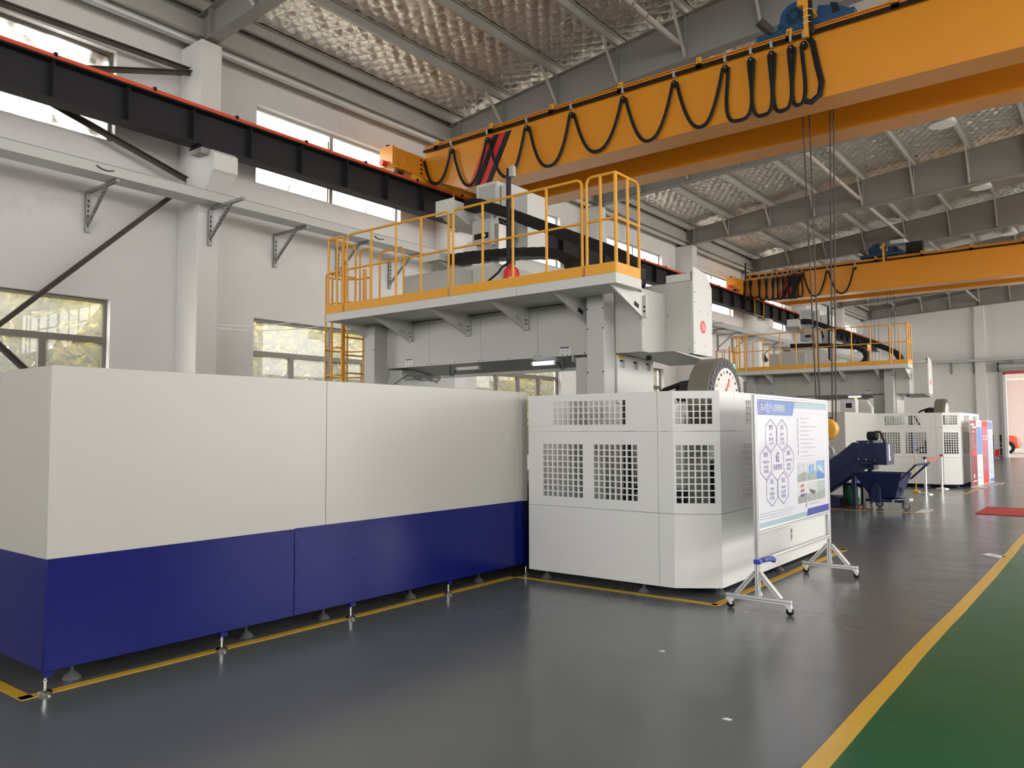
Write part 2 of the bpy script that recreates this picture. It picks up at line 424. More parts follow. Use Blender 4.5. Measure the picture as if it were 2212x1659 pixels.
wavy_line('yellow_line', seg((-3.0, 6.79), (-2.98, 10.9), 10), 0.075)
wavy_line('yellow_line', seg((-2.95, 10.86), (-5.2, 10.86), 6), 0.075)
wavy_line('yellow_line', seg((-5.2, 16.1), (-2.95, 16.45), 8), 0.06)
wavy_line('yellow_line', seg((-5.4, 21.6), (-3.1, 21.6), 8), 0.07)
wavy_line('yellow_line', seg((-3.12, 21.6), (-3.12, 26.6), 8), 0.07)

# walls with window openings: bays of 6 m, one upper and one lower window each
BAY = [1.97 + 6 * k for k in range(-2, 8)]
UP, LO = (6.0, 7.43), (0.95, 3.58)
WH = 3.53
wl_holes, wr_holes = [], []
for y in BAY:
    for z0, z1 in (UP, LO):
        if y > 0: wl_holes.append((y, y + WH, z0, z1))
    if y > 1: wr_holes.append((y - 0.6, y + WH + 0.6, 5.2 if y < 7 else 4.7, 8.1))
    if y > 12: wr_holes.append((y, y + WH, *LO))
wl = build('wall_left', MB().slab(Y0 - 0.24, Y1 + 0.24, 0, 8.6, wl_holes, 0.24, lambda u, v, w: (XW - w, u, v)), 'wall', smooth=False)
tag(wl, 'white plastered side wall with two rows of windows', kind='structure')
wr = build('wall_right', MB().slab(Y0 - 0.24, Y1 + 0.24, 0, 8.6, wr_holes + [(17.9, 23.6, 0, 5.0)], 0.24, lambda u, v, w: (XR + w, u, v)), 'wall', smooth=False)
tag(wr, 'white plastered wall on the far right side of the hall', kind='structure')
wb = build('wall_back', MB().slab(XW, XR, 0, 10.2, [(-5.05, 3.0, 0, 4.5)], 0.24, lambda u, v, w: (u, Y1 + w, v)), 'wall', smooth=False)
tag(wb, 'white end wall with an open doorway', kind='structure')
wf = build('wall_front', MB().slab(XW, XR, 0, 10.2, [(-10 + 4 * i, -6.6 + 4 * i, 4.2, 8.0) for i in range(6)], 0.24, lambda u, v, w: (u, Y0 - w, v)), 'wall', smooth=False)  # unseen high openings added for light from behind the camera
tag(wf, 'white end wall behind the viewpoint', kind='structure')
for i in range(6): portal(-8.3 + 4 * i, Y0 + 0.02, 6.1, 3.4, 3.8, (0, 1, 0))
for h in wr_holes: portal(XR - 0.02, (h[0] + h[1]) / 2, (h[2] + h[3]) / 2, h[3] - h[2], h[1] - h[0], (-1, 0, 0))
for y in BAY[2:]:
    for z0, z1 in (UP, LO): portal(XW + 0.02, y + WH / 2, (z0 + z1) / 2, z1 - z0, WH, (1, 0, 0))
portal(-1.0, Y1 - 0.05, 2.25, 8.0, 4.5, (0, -1, 0))
portal(XR - 0.05, 20.75, 2.5, 5.0, 5.7, (-1, 0, 0))

# windows of the left wall (the right wall has bare openings, out of view)
nwin = 0
for k, y in enumerate(BAY):
    if y < 0 or y > 45: continue
    near = y < 3
    # upper: one mullion in the middle, sash bars
    nwin += 1
    xg = XW - 0.17
    holes = [(y + 0.05, y + WH / 2 - 0.04, UP[0] + 0.05, UP[1] - 0.05), (y + WH / 2 + 0.04, y + WH - 0.05, UP[0] + 0.05, UP[1] - 0.05)]
    f = build('window_%d' % nwin, MB().slab(y, y + WH, UP[0], UP[1], holes, 0.05, lambda u, v, w: (xg + w, u, v)), 'frame' if near else 'framelt', org=(xg, y, UP[0]))
    tag(f, 'upper window of the left wall, bay %d from the near end' % (k - 1), kind='structure')
    for h in holes:
        build('pane', MB().box(xg + 0.02, xg + 0.026, h[0] - 0.01, h[1] + 0.01, h[2] - 0.01, h[3] + 0.01), 'pane_soot' if near else 'pane_hazy', f)
    if not near:
        build('sash_bar', MB().bar((xg + 0.06, y + WH / 2 - 0.10, UP[0] + 0.05), (xg + 0.10, y + WH / 2 - 0.12, UP[1] - 0.2), 0.03, 0.03), 'framelt', f)
        for dy in (0.75, 2.65): build('latch', MB().bar((xg + 0.06, y + dy, UP[0] + 0.02), (xg + 0.09, y + dy + 0.02, UP[0] + 0.16), 0.012, 0.02), 'framelt', f)
    # lower: transom lights over two casements each side
    nwin += 1
    zb, zt = 2.97, LO[1]
    q = WH / 4
    holes = [(y + 0.05, y + WH / 2 - 0.04, zb + 0.045, zt - 0.05), (y + WH / 2 + 0.04, y + WH - 0.05, zb + 0.045, zt - 0.05)]
    for i in range(4):
        holes.append((y + q * i + 0.05, y + q * (i + 1) - 0.05, LO[0] + 0.05, zb - 0.045))
    f = build('window_%d' % nwin, MB().slab(y, y + WH, LO[0], zt, holes, 0.06, lambda u, v, w: (xg + w, u, v)), 'frame', org=(xg, y, LO[0]))
    tag(f, 'lower window of the left wall, bay %d from the near end' % (k - 1), kind='structure')
    for h in holes:
        build('pane', MB().box(xg + 0.02, xg + 0.026, h[0] - 0.01, h[1] + 0.01, h[2] - 0.01, h[3] + 0.01), 'pane_hazy', f)

# door opening of the end wall with its roller shutter box
d1 = thing('door_1', 'open roller shutter doorway in the end wall', None, (-5.0, Y1, 0)); d1['kind'] = 'structure'
build('door_post', MB().box(-5.05, -4.93, Y1 - 0.03, Y1 + 0.26, 0, 4.5), 'white', d1)
build('guide_rail', MB().box(-5.2, -5.05, Y1 - 0.14, Y1, 0, 4.6), 'framelt', d1)
build('lintel', MB().box(-5.05, 3.05, Y1 - 0.03, Y1 + 0.26, 4.42, 4.5), 'white', d1)
build('bottom_bar', MB().box(-4.98, 3.0, Y1 - 0.10, Y1 - 0.04, 4.46, 4.56), 'red', d1, 'red bottom bar of the raised shutter')
build('shutter_box', MB().lathe([(0.21, 0), (0.21, 8.3)], (-5.2, Y1 - 0.24, 4.82), 'x', 20), 'galv', d1)
build('box_cap', MB().box(-5.25, -5.19, Y1 - 0.48, Y1, 4.58, 5.06), 'steel_dark', d1)

# ceiling: quilted foil between the purlins (pillows are real relief), plain sheet on the far slope
def ceiling():
    mb = MB(); xs = []
    x = XW
    while x < RIDGE - 1e-6: xs.append(x); x += 0.031
    xs.append(RIDGE)
    ys = []; y = Y0
    while y < Y1:
        ys.append(y); y += 0.4 if y < 3 else (0.031 if y < 24 else 0.09)
    ys.append(Y1)
    rnd = random.Random(3)
    ph = [[rnd.uniform(-1, 1) for _ in range(420)] for _ in range(420)]
    for xx in xs:
        dp = abs(((xx + 11.55) / 1.4 + 0.5) % 1.0 - 0.5) * 1.4          # distance to the nearest purlin
        g = min(1.0, dp / 0.12)
        for yy in ys:
            a = (xx * 1.35 + yy * 0.95) / 0.25 / 1.35; b = (xx * 0.75 - yy * 1.15) / 0.25 / 1.25
            ia, ib = int(math.floor(a)), int(math.floor(b))
            fa, fb = a - ia, b - ib
            r = ph[ia % 420][ib % 420]
            p = (math.sin(PI * fa) * math.sin(PI * fb)) ** 0.5
            z = roof_z(xx) + 0.03 - g * p * (0.050 + 0.022 * r) + 0.016 * r * (fa - 0.5) + 0.006 * math.sin(yy * 31 + xx * 9 + 5 * r) * p * g
            mb.v.append((xx, yy, z))
    ny = len(ys)
    for i in range(len(xs) - 1):
        for j in range(ny - 1):
            A = i * ny + j
            mb.f.append((A, A + 1, A + ny + 1, A + ny))
    # unseen far slope: sheet with skylight openings added for top light, one per bay
    sk = [(3.2, 9.2, y + 1.0, y + 2.4) for y in BAY]
    mb.slab(RIDGE, XR + 0.4, Y0 - 0.3, Y1 + 0.3, sk, 0.10, lambda u, v, w: (u, v, roof_z(u) + 0.02 + w))
    for h in sk: portal((h[0] + h[1]) / 2, (h[2] + h[3]) / 2, roof_z((h[0] + h[1]) / 2) - 0.02, h[1] - h[0], h[3] - h[2], (-0.11, 0, -1))
    # outer sheet over everything keeps the daylight out
    b2 = len(mb.v)
    mb.v += [(XW - 0.4, Y0 - 0.3, roof_z(XW) + 0.12), (XW - 0.4, Y1 + 0.3, roof_z(XW) + 0.12), (RIDGE, Y1 + 0.3, roof_z(RIDGE) + 0.2), (RIDGE, Y0 - 0.3, roof_z(RIDGE) + 0.2)]
    mb.f += [(b2, b2 + 1, b2 + 2, b2 + 3)]
    me = bpy.data.meshes.new('ceiling'); me.from_pydata(mb.v, [], mb.f); me.materials.append(M['foil'])
    me.polygons.foreach_set('use_smooth', [True] * len(me.polygons))
    o = link('ceiling', me); ORG[o.name] = Vector((0, 0, 0))
    tag(o, 'roof lined with quilted silver foil insulation', kind='structure')
ceiling()

# roof steel
ordw = ['first', 'second', 'third', 'fourth', 'fifth', 'sixth', 'seventh', 'eighth', 'ninth', 'tenth']
PX = [-11.55 + 1.4 * k for k in range(9)]
proto = None
for k, x in enumerate(PX):
    z = roof_z(x, 8.58)
    mb = MB().prism([(x - 0.035, z), (x + 0.035, z), (x + 0.035, z + 0.012), (x - 0.022, z + 0.012), (x - 0.022, z + 0.19), (x + 0.035, z + 0.19), (x + 0.035, z + 0.205), (x - 0.035, z + 0.205)], 'y', Y0, Y1)
    p = build('roof_purlin', mb, 'purlin', org=(x, Y0, z))
    tag(p, '%s long steel purlin under the foil, counted from the left wall' % ordw[k], 'roof beam', 'purlins under the roof')
RY = [6.75 + 6 * k for k in range(-1, 8)]
rlab = {0: 'grey roof rafter above the near end, mostly out of the top of the picture', 1: 'grey roof rafter at the top left corner on the nearest visible pillar', 2: 'grey roof rafter just behind the near yellow crane, with diagonal fly braces',
        3: 'grey roof rafter seen right below the near crane girder, lit lower flange', 4: 'second grey rafter beyond the near crane, landing right of the railed platform', 5: 'grey rafter right above the far crane and its blue hoist',
        6: 'short visible piece of rafter between far crane and end wall, first of two', 7: 'grey rafter next to the end wall, under the far crane girder', 8: 'rafter lying against the end wall'}
def bot_z(x): return 7.9 + 0.05 * ((x if x <= RIDGE else 2 * RIDGE - x) + 12)
def top_z(x): return roof_z(x, 8.575)
for k, y in enumerate(RY):
    t = thing('roof_rafter', rlab[k], 'roof beam', (-11.4, y, 8.0), 'roof rafters across the hall')
    def pl(dz0, dz1, f0, f1):
        return [(XW + 0.05, f0(XW + 0.05) + dz0), (RIDGE, f0(RIDGE) + dz0), (XR - 0.05, f0(XR - 0.05) + dz0), (XR - 0.05, f1(XR - 0.05) + dz1), (RIDGE, f1(RIDGE) + dz1), (XW + 0.05, f1(XW + 0.05) + dz1)]
    build('web', MB().prism(pl(0, 0, bot_z, top_z), 'y', y - 0.006, y + 0.006), 'rafter', t)
    build('lower_flange', MB().prism(pl(-0.014, 0, bot_z, bot_z), 'y', y - 0.11, y + 0.11), 'rafter', t)
    build('upper_flange', MB().prism(pl(-0.014, 0, top_z, top_z), 'y', y - 0.11, y + 0.11), 'rafter', t)
    build('end_plate', MB().box(XW + 0.03, XW + 0.06, y - 0.13, y + 0.13, 7.8, 8.45), 'rafter', t)
    build('end_plate', MB().box(-11.40, -11.37, y - 0.10, y + 0.10, bot_z(-11.4), top_z(-11.4)), 'rafter', t)
    for x in PX[1:8]:
        # stiffener plate and fly brace on the near side under every second purlin
        build('stiffener', MB().box(x - 0.005, x + 0.005, y - 0.10, y - 0.006, bot_z(x), top_z(x) - 0.014), 'rafter', t)
        build('fly_brace', MB().bar((x, y - 0.62, roof_z(x, 8.60)), (x, y - 0.08, bot_z(x) + 0.05), 0.045, 0.045, (1, 0, 0)), 'purlin', t)
st = tag(build('strut_pipe', MB().cyl((-6.02, Y0, 8.46), (-6.02, Y1, 8.46), 0.055, 10), 'pipe', org=(-6.02, Y0, 8.46)), 'pinkish pipe strut with rust spots running below the purlins', 'roof strut')
ev = tag(build('eave_beam', MB().prism([(-11.70, 8.00), (-11.55, 8.00), (-11.55, 8.02), (-11.69, 8.02), (-11.69, 8.36), (-11.70, 8.36)], 'y', Y0, Y1), 'purlin', org=(-11.6, Y0, 8.0)), 'long steel eave beam at the top of the left wall', 'roof beam')
ep = tag(build('eave_pipe', MB().cyl((-11.72, Y0, 7.93), (-11.72, Y1, 7.93), 0.065, 10), 'galv', org=(-11.72, Y0, 7.93)), 'pale pipe along the top of the left wall below the eave beam', 'pipe')
gp = tag(build('gutter_trough', MB().prism([(-11.99, 8.16), (-11.72, 8.16), (-11.72, 8.5), (-11.73, 8.5), (-11.73, 8.175), (-11.99, 8.175)], 'y', Y0 + 0.02, Y1 - 0.02), 'rafter', org=(-11.9, Y0, 8.16)), 'dark metal gutter trough where the left wall meets the roof', 'gutter')

# pillars of the left wall with crane corbels
plab = ['white wall pillar in the near bay, outside the left edge', 'nearest visible white pillar with a chipped corbel, left of the first upper window pair', 'white pillar behind the railed platform of the near machine', 'white pillar right of the rail platform under the rafter end',
        'white pillar right behind the far crane end', 'white pillar behind the far machine ladder', 'white pillar left of the far machine platform top', 'white pillar in the last bay before the end wall']
for k, y in enumerate([0.53 + 6 * i for i in range(8)]):
    t = thing('wall_pillar', plab[k], 'pillar', (-11.7, y + 0.19, 0), 'pillars along the left wall')
    build('shaft', MB().box(-12.0, -11.38, y, y + 0.37, 0, 7.86), 'pillar', t, bevel=0.015)
    build('corbel', MB().prism([(-11.385, 5.05), (-10.98, 5.60), (-10.92, 5.64), (-10.92, 5.90), (-11.0, 5.965), (-11.385, 5.965)], 'y', y - 0.02, y + 0.40), 'pillar', t, bevel=0.012)
    build('bearing_plate', MB().box(-11.36, -10.98, y - 0.18, y + 0.30, 5.965, 6.0), 'steel_dark', t)
    build('mortar_pad', MB().prism([(-11.36, 5.90), (-11.05, 5.88), (-11.02, 5.964), (-11.36, 5.964)], 'y', y - 0.17, y - 0.021), 'rafter', t)

# runway beam
t = thing('crane_runway', 'long charcoal runway beam along the left wall carrying both yellow cranes', 'beam', (-11.17, 0, 6.0))
build('web', MB().box(-11.18, -11.165, Y0 + 2, Y1 - 0.3, 6.02, 6.53), 'steel_dark', t)
build('lower_flange', MB().box(-11.31, -11.03, Y0 + 2, Y1 - 0.3, 6.0, 6.02), 'steel_dark', t)
build('upper_flange', MB().box(-11.33, -11.01, Y0 + 2, Y1 - 0.3, 6.53, 6.55), 'steel_dark', t)
build('crane_rail', MB().box(-11.20, -11.14, Y0 + 2, Y1 - 0.3, 6.55, 6.63), 'rust', t)
build('conductor_rail', MB().box(-11.045, -11.0, Y0 + 2, Y1 - 0.3, 6.55, 6.60), 'orange', t, 'orange conductor rail')
s0 = None
for i in range(52):
    y = -4.75 + i * 1.0
    if s0 is None: s0 = build('stiffener', MB().box(-11.164, -11.04, y - 0.007, y + 0.007, 6.02, 6.53), 'steel_dark', t); y_0 = y
    else: again(s0, t, (0, y - y_0, 0))
c0 = None
for i in range(34):
    y = 0.2 + i * 1.35
    if c0 is None: c0 = build('rail_clip', MB().box(-11.07, -10.985, y - 0.02, y + 0.02, 6.57, 6.625), 'black', t); y_0 = y
    else: again(c0, t, (0, y - y_0, 0))

# diagonal wall bracing in the first bay
def brace(p0, p1, label):
    a, b = Vector(p0), Vector(p1); d = (b - a).normalized(); n = Vector((1, 0, 0)); u = n.cross(d)
    mb = MB(); w, th = 0.075, 0.008
    prof = [(0, -w / 2), (th, -w / 2), (th, w / 2 - th), (w, w / 2 - th), (w, w / 2), (0, w / 2)]
    for e in (a, b): mb.v += [tuple(e + n * p + u * q) for p, q in prof]
    mb.f += [[0, 1, 2, 3, 4, 5][::-1], [6, 7, 8, 9, 10, 11]] + [[i, (i + 1) % 6, 6 + (i + 1) % 6, 6 + i] for i in range(6)]
    tag(build('wall_brace', mb, 'rust', org=p0), label, 'brace', 'rusty angle braces in the nearest bay')
brace((-11.76, 0.9, 7.31), (-11.76, 6.56, 7.43), 'topmost rusty angle iron meeting the nearest pillar, level along the window head')
brace((-11.70, 0.9, 5.55), (-11.70, 6.56, 7.38), 'rusty brace rising from behind the runway beam to the top of the nearest pillar')
brace((-11.76, 0.9, 7.25), (-11.76, 6.54, 5.62), 'thin rusty brace falling from the runway beam to the pillar below the corbel')
brace((-11.74, 1.0, 0.15), (-11.74, 6.5, 5.52), 'long dark diagonal brace crossing the lower left window')
brace((-11.70, 1.0, 5.5), (-11.70, 6.5, 0.3), 'dark brace showing only at the left edge just above the white enclosure')

# cable tray and its brackets
t = thing('cable_tray', 'galvanised cable trunking on brackets along the left wall', 'cable tray', (-11.2, 0, 5.15))
build('trunking', MB().box(-11.36, -10.99, Y0 + 1, Y1 - 0.6, 5.15, 5.29), 'galv', t)
build('lid_seam', MB().box(-11.37, -10.98, Y0 + 1, Y1 - 0.6, 5.29, 5.297), 'galvd', t)
def bracket(t, y, x0=-11.99):
    hs = [(x0 + 0.10 + 0.075 * i, x0 + 0.14 + 0.075 * i, -0.012, 0.012) for i in range(11)]
    a = build('bracket', MB().slab(x0, x0 + 0.95, -0.025, 0.025, hs, 0.042, lambda u, v, w: (u, y + v, 5.105 + w)), 'galvd', t)
    hz = [(-0.012, 0.012, 4.60 + 0.075 * i, 4.64 + 0.075 * i) for i in range(6)]
    build('wall_channel', MB().slab(-0.03, 0.03, 4.53, 5.105, hz, 0.042, lambda u, v, w: (x0 + 0.042 - w, y + u, v)), 'galvd', a)
    p0, p1 = Vector((x0 + 0.05, 0, 4.64)), Vector((x0 + 0.62, 0, 5.10)); d = (p1 - p0).normalized(); L = (p1 - p0).length; n = Vector((-d.z, 0, d.x))
    hd = [(0.08 + 0.075 * i, 0.12 + 0.075 * i, -0.012, 0.012) for i in range(8)]
    build('strut', MB().slab(0, L, -0.022, 0.022, hd, 0.035, lambda u, v, w: (p0.x + d.x * u + n.x * w, y + v, p0.z + d.z * u + n.z * w)), 'galvd', a)
    return a
yb = [2.1, 3.6, 5.12, 8.37, 9.8, 11.17, 14.4, 15.9, 17.3, 20.4, 21.9, 23.3, 26.4, 27.9, 29.3, 32.4, 33.9, 35.3, 38.4, 40.0]
for i, y in enumerate(yb): bracket(t, y)
for y in (6.72, 12.72, 18.72, 24.72): bracket(t, y, -11.375 - 0.0)
for y in (4.9, 9.95):
    build('cable_outlet', MB().tube([(-10.982, y - 0.10, 5.245), (-10.975, y - 0.04, 5.21), (-10.975, y + 0.05, 5.20), (-10.982, y + 0.14, 5.225)], 0.008, 6), 'rust', t)
# tray of the end wall
t = thing('cable_tray', 'galvanised cable trunking across the end wall above the doorway', 'cable tray', (-7, Y1 - 0.2, 5.15))
build('trunking', MB().box(-10.9, 5, Y1 - 0.52, Y1 - 0.24, 5.15, 5.29), 'galv', t)
for x in (-10.4, -8.9, -7.45, -6.4, -4.6):
    a = build('bracket', MB().box(x - 0.03, x + 0.03, Y1 - 0.62, Y1 - (0.2 if -6.3 < x < -5.8 else 0.002), 5.10, 5.15), 'galvd', t)
    build('wall_channel', MB().box(x - 0.03, x + 0.03, Y1 - 0.05, Y1 - 0.002, 4.55, 5.10), 'galvd', a)
    build('strut', MB().bar((x, Y1 - 0.05, 4.62), (x, Y1 - 0.46, 5.10), 0.05, 0.03, (1, 0, 0)), 'galvd', a)
t = thing('wall_pillar', 'white pillar of the end wall left of the open doorway', 'pillar', (-6.05, Y1, 0))
build('shaft', MB().box(-6.27, -5.81, Y1 - 0.15, Y1, 0, 8.2), 'pillar', t)
build('offset', MB().box(-6.30, -5.80, Y1 - 0.20, Y1 - 0.15, 0, 7.4), 'pillar', t)

# high bay lamps
lamp = None
lab = ['bell shaped high bay lamp above the near crane hoist at the top edge', 'bell shaped high bay lamp just right below the near crane girder', 'smaller bell shaped lamp right of centre under the second rafter', 'small bell shaped lamp at the right edge above the far crane']
for i, y in enumerate((13.55, 20.2, 26.3, 33.3)):
    if lamp is None:
        y0_ = y; lamp = thing('high_bay_lamp', lab[0], 'lamp', (-3.07, y, 8.62), 'high bay lamps under the roof')
        build('reflector', MB().lathe([(0.285, 0.0), (0.28, 0.03), (0.22, 0.16), (0.12, 0.29), (0.06, 0.33), (0.05, 0.325), (0.11, 0.28), (0.21, 0.155), (0.272, 0.028)], (-3.07, y, 8.62), 'z', 28), 'white', lamp)
        build('bulb', MB().lathe([(0.02, 0.06), (0.07, 0.09), (0.08, 0.16), (0.04, 0.27)], (-3.07, y, 8.62), 'z', 16), 'bulb', lamp)
        build('socket', MB().lathe([(0.055, 0.31), (0.055, 0.42), (0.03, 0.44)], (-3.07, y, 8.62), 'z', 14), 'galv', lamp)
        build('hanger', MB().cyl((-3.07, y, 9.05), (-3.07, y, 9.50), 0.012, 8), 'galvd', lamp)
    else: dup(lamp, (0, y - y0_, 0), lab[i])

# floodlight on the wall near the far machine
t = thing('floodlight', 'small black floodlight on the left wall above the far machine ladder', 'lamp', (-11.9, 31.8, 4.5))
build('housing', MB().quad_box([(-11.62, 31.65, 4.33), (-11.52, 31.65, 4.42), (-11.52, 31.95, 4.42), (-11.62, 31.95, 4.33), (-11.80, 31.65, 4.62), (-11.70, 31.65, 4.71), (-11.70, 31.95, 4.71), (-11.80, 31.95, 4.62)]), 'blackp', t)
build('arm', MB().bar((-12, 31.8, 4.45), (-11.68, 31.8, 4.5), 0.05, 0.05), 'blackp', t)

# outside: yard, trees behind the windows, house and car beyond the end door
y = build('yard_ground', MB().box(-60, 60, -60, 140, -0.36, -0.305), 'grass', smooth=False); tag(y, 'pale paved yard outside the hall', kind='structure')
y = build('concrete_apron', MB().box(-12, 40, Y1 + 0.31, 78, -0.304, -0.01), 'concrete', smooth=False); tag(y, 'bright concrete yard beyond the end doorway', kind='structure')
t = thing('outside_house', 'pale pinkish building seen through the end doorway', 'building', (-3, 74, 0))
build('facade', MB().slab(-14, 14, 0, 9, [(-2, 0.5, 3, 5)], 0.4, lambda u, v, w: (u, 74 + w, v)), 'pink', t)
build('plinth', MB().box(-14, 14, 73.9, 74, 0, 0.5), 'concrete', t)
build('cornice', MB().box(-14, 14, 73.85, 74, 5.4, 5.5), 'white', t)
t = thing('shade_canopy', 'unseen canopy added to dim the yard outside the end doorway', 'canopy', (0, 60, 6.4))  # unseen roof added to keep sky light off the yard
build('shade_sheet', MB().box(-16, 14, Y1 + 0.5, 73.8, 6.4, 6.5), 'greylight', t)
for x in (-15, -8, 6, 13): build('shade_post', MB().box(x - 0.1, x + 0.1, 73.4, 73.6, -0.01, 6.4), 'galv', t)
def crown(r, h, n, seed, lo=0.05):
    rn = random.Random(seed); mb = MB()
    for i in range(n):
        while True:
            p = Vector((rn.uniform(-1, 1), rn.uniform(-1, 1), rn.uniform(-1, 1)))
            if 0.45 < p.length < 1: break
        c = Vector((p.x * r, p.y * r, h * (0.5 + lo) + p.z * h * 0.5))
        d = Vector((rn.uniform(-1, 1), rn.uniform(-1, 1), rn.uniform(-0.9, 0.3))).normalized(); s = d.cross(Vector((rn.uniform(-1, 1), rn.uniform(-1, 1), rn.uniform(-1, 1)))).normalized()
        L, w = rn.uniform(0.13, 0.24), rn.uniform(0.03, 0.05)
        b = len(mb.v); mb.v += [tuple(c), tuple(c + d * L * 0.5 + s * w), tuple(c + d * L), tuple(c + d * L * 0.5 - s * w)]
        mb.f.append((b, b + 1, b + 2, b + 3))
    me = bpy.data.meshes.new('crown'); me.from_pydata(mb.v, [], mb.f); me.materials.append(M['leaf'])
    return me
tl = ['leafy tree outside the lower window at the left edge', 'leafy tree outside the left half of the lower window by the ladder cage', 'leafy tree outside behind the ladder of the near machine', 'leafy tree outside the window seen under the machine beam', 'taller leafy tree outside the third bay, its top filling an upper window', 'leafy tree outside the window beside the tool magazine', 'leafy tree outside the left wall level with the far crane']
crowns = [crown(2.7, 5.0, 24000, 1), crown(2.7, 5.0, 24000, 2)]
for i, (cx, cy, k) in enumerate(((-15.2, 5.0, 1.0), (-15.2, 10.5, 0.98), (-15.2, 15.9, 1.0), (-15.3, 21.4, 1.0), (-15.8, 27.0, 1.5), (-15.3, 32.6, 1.0), (-15.3, 38.2, 1.0))):
    t = thing('leafy_tree', tl[i], 'tree', (cx, cy, -0.3), 'trees outside the left windows')
    build('trunk', MB().tube([(cx, cy, -0.3), (cx + 0.1, cy, 1.5), (cx, cy + 0.2, 3.6)], [0.12, 0.09, 0.03], 8), 'bark', t)
    o = link('crown', crowns[i % 2]); o.parent = t; o['kind'] = 'stuff'; ORG[o.name] = ORG[t.name]; o.scale = (k, k, k) if k < 1.2 else (1.0, 1.0, k); o.rotation_euler.z = i * 1.1
def hedge():
    rn = random.Random(9); mb = MB()
    for i in range(30000):
        c = Vector((rn.uniform(-20.2, -19.0), rn.uniform(1, 60), rn.uniform(-0.3, 6.2 + 0.4 * math.sin(i))))
        d = Vector((rn.uniform(-1, 1), rn.uniform(-1, 1), rn.uniform(-0.9, 0.3))).normalized(); s = d.cross(Vector((1, rn.uniform(-1, 1), rn.uniform(-1, 1)))).normalized()
        L, w = rn.uniform(0.25, 0.45), rn.uniform(0.07, 0.12)
        b = len(mb.v); mb.v += [tuple(c), tuple(c + d * L * 0.5 + s * w), tuple(c + d * L), tuple(c + d * L * 0.5 - s * w)]
        mb.f.append((b, b + 1, b + 2, b + 3))
    me = bpy.data.meshes.new('hedge'); me.from_pydata(mb.v, [], mb.f); me.materials.append(M['leaf'])
    o = link('hedge', me); tag(o, 'dense tall hedge behind the trees outside the left wall', 'hedge', kind='stuff')
hedge()
# the car beyond the doorway
t = thing('car', 'orange red car parked outside beyond the end doorway', 'car', (-7, 58, 0))
prof = [(-9.3, 0.35), (-5.30, 0.30), (-5.24, 0.42), (-5.26, 0.70), (-5.34, 0.98), (-5.6, 1.09), (-6.5, 1.14), (-7.0, 1.5), (-8.4, 1.5), (-9.0, 1.1), (-9.35, 1.0)]
build('body', MB().prism(prof, 'y', 57.55, 59.2), 'car', t, bevel=0.06)
for xx in (-5.83, -8.4):
    w = build('wheel', MB().lathe([(0.22, 0.0), (0.31, 0.01), (0.325, 0.06), (0.325, 0.2), (0.2, 0.21)], (xx, 57.50, 0.32), 'y', 24), 'black', t)
    build('hub', MB().lathe([(0.05, -0.01), (0.2, 0.0), (0.2, 0.02)], (xx, 57.49, 0.32), 'y', 16), 'alu', w)
build('wheel_arch', MB().lathe([(0.40, 0), (0.40, 0.05)], (-5.83, 57.53, 0.36), 'y', 28), 'dark', t)
build('lamp_glass', MB().box(-5.42, -5.30, 57.53, 57.57, 0.74, 0.92), 'glassred', t)
# ------------------------------------------------------------------ white and blue table enclosure
FX = -5.226
def foot(t, x, y, kind, z1):
    if kind == 'chrome':
        a = build('levelling_foot', MB().lathe([(0.040, 0.0), (0.042, 0.012), (0.034, 0.020), (0.012, 0.026), (0.009, 0.03), (0.009, 0.075), (0.014, 0.077), (0.014, 0.085), (0.009, 0.087), (0.009, z1)], (x, y, 0.001), 'z', 16), 'chrome', t)
    else:
        a = build('rubber_foot', MB().lathe([(0.056, 0.0), (0.056, 0.008), (0.042, 0.026), (0.020, 0.042), (0.011, 0.052), (0.009, z1)], (x, y, 0.001), 'z', 18), 'pad', t)
        build('stem', MB().cyl((x, y, 0.05), (x, y, z1 + 0.01), 0.010, 8), 'chrome', a)
    return a
t = thing('table_enclosure', 'long white sheet metal enclosure with dark blue lower panels in the foreground', 'machine enclosure', (-6.6, 4.5, 0))
def wallx(name, x, y0, y1, z0, z1, m, th=0.025, bev=0.003):   # plate facing +x
    return build(name, MB().box(x - th, x, y0, y1, z0, z1), m, t, bevel=bev)
wallx('upper_panel', FX, 2.052, 4.174, 0.815, 2.010, 'cream'); wallx('upper_panel', FX, 4.178, 6.80, 0.815, 2.010, 'cream')
wallx('upper_panel', FX, 6.804, 6.95, 0.815, 2.010, 'cream')
b1 = wallx('lower_panel', FX + 0.002, 2.056, 3.868, 0.137, 0.815, 'blue'); b2 = wallx('lower_panel', FX + 0.002, 3.872, 6.80, 0.137, 0.822, 'blue')
wallx('lower_panel', FX + 0.002, 6.804, 6.865, 0.137, 0.822, 'blue'); wallx('lower_panel', FX - 0.02, 6.869, 6.96, 0.137, 0.822, 'blue')
build('upper_panel', MB().box(-8.3, FX - 0.026, 2.052, 2.077, 0.815, 2.01), 'cream', t, bevel=0.003)
build('lower_panel', MB().box(-8.3, FX - 0.026, 2.056, 2.079, 0.137, 0.815), 'blue', t, bevel=0.003)
build('end_trim', MB().box(-6.075, -6.06, 2.044, 2.052, 0.83, 2.005), 'cream', t)
build('upper_panel', MB().box(-8.3, -8.275, 2.08, 6.95, 0.815, 2.01), 'cream', t); build('lower_panel', MB().box(-8.3, -8.275, 2.08, 6.95, 0.137, 0.815), 'blue', t)
build('table_bed', MB().box(-7.6, -5.75, 2.5, 15.5, 0.0, 0.95), 'steel_dark', t)
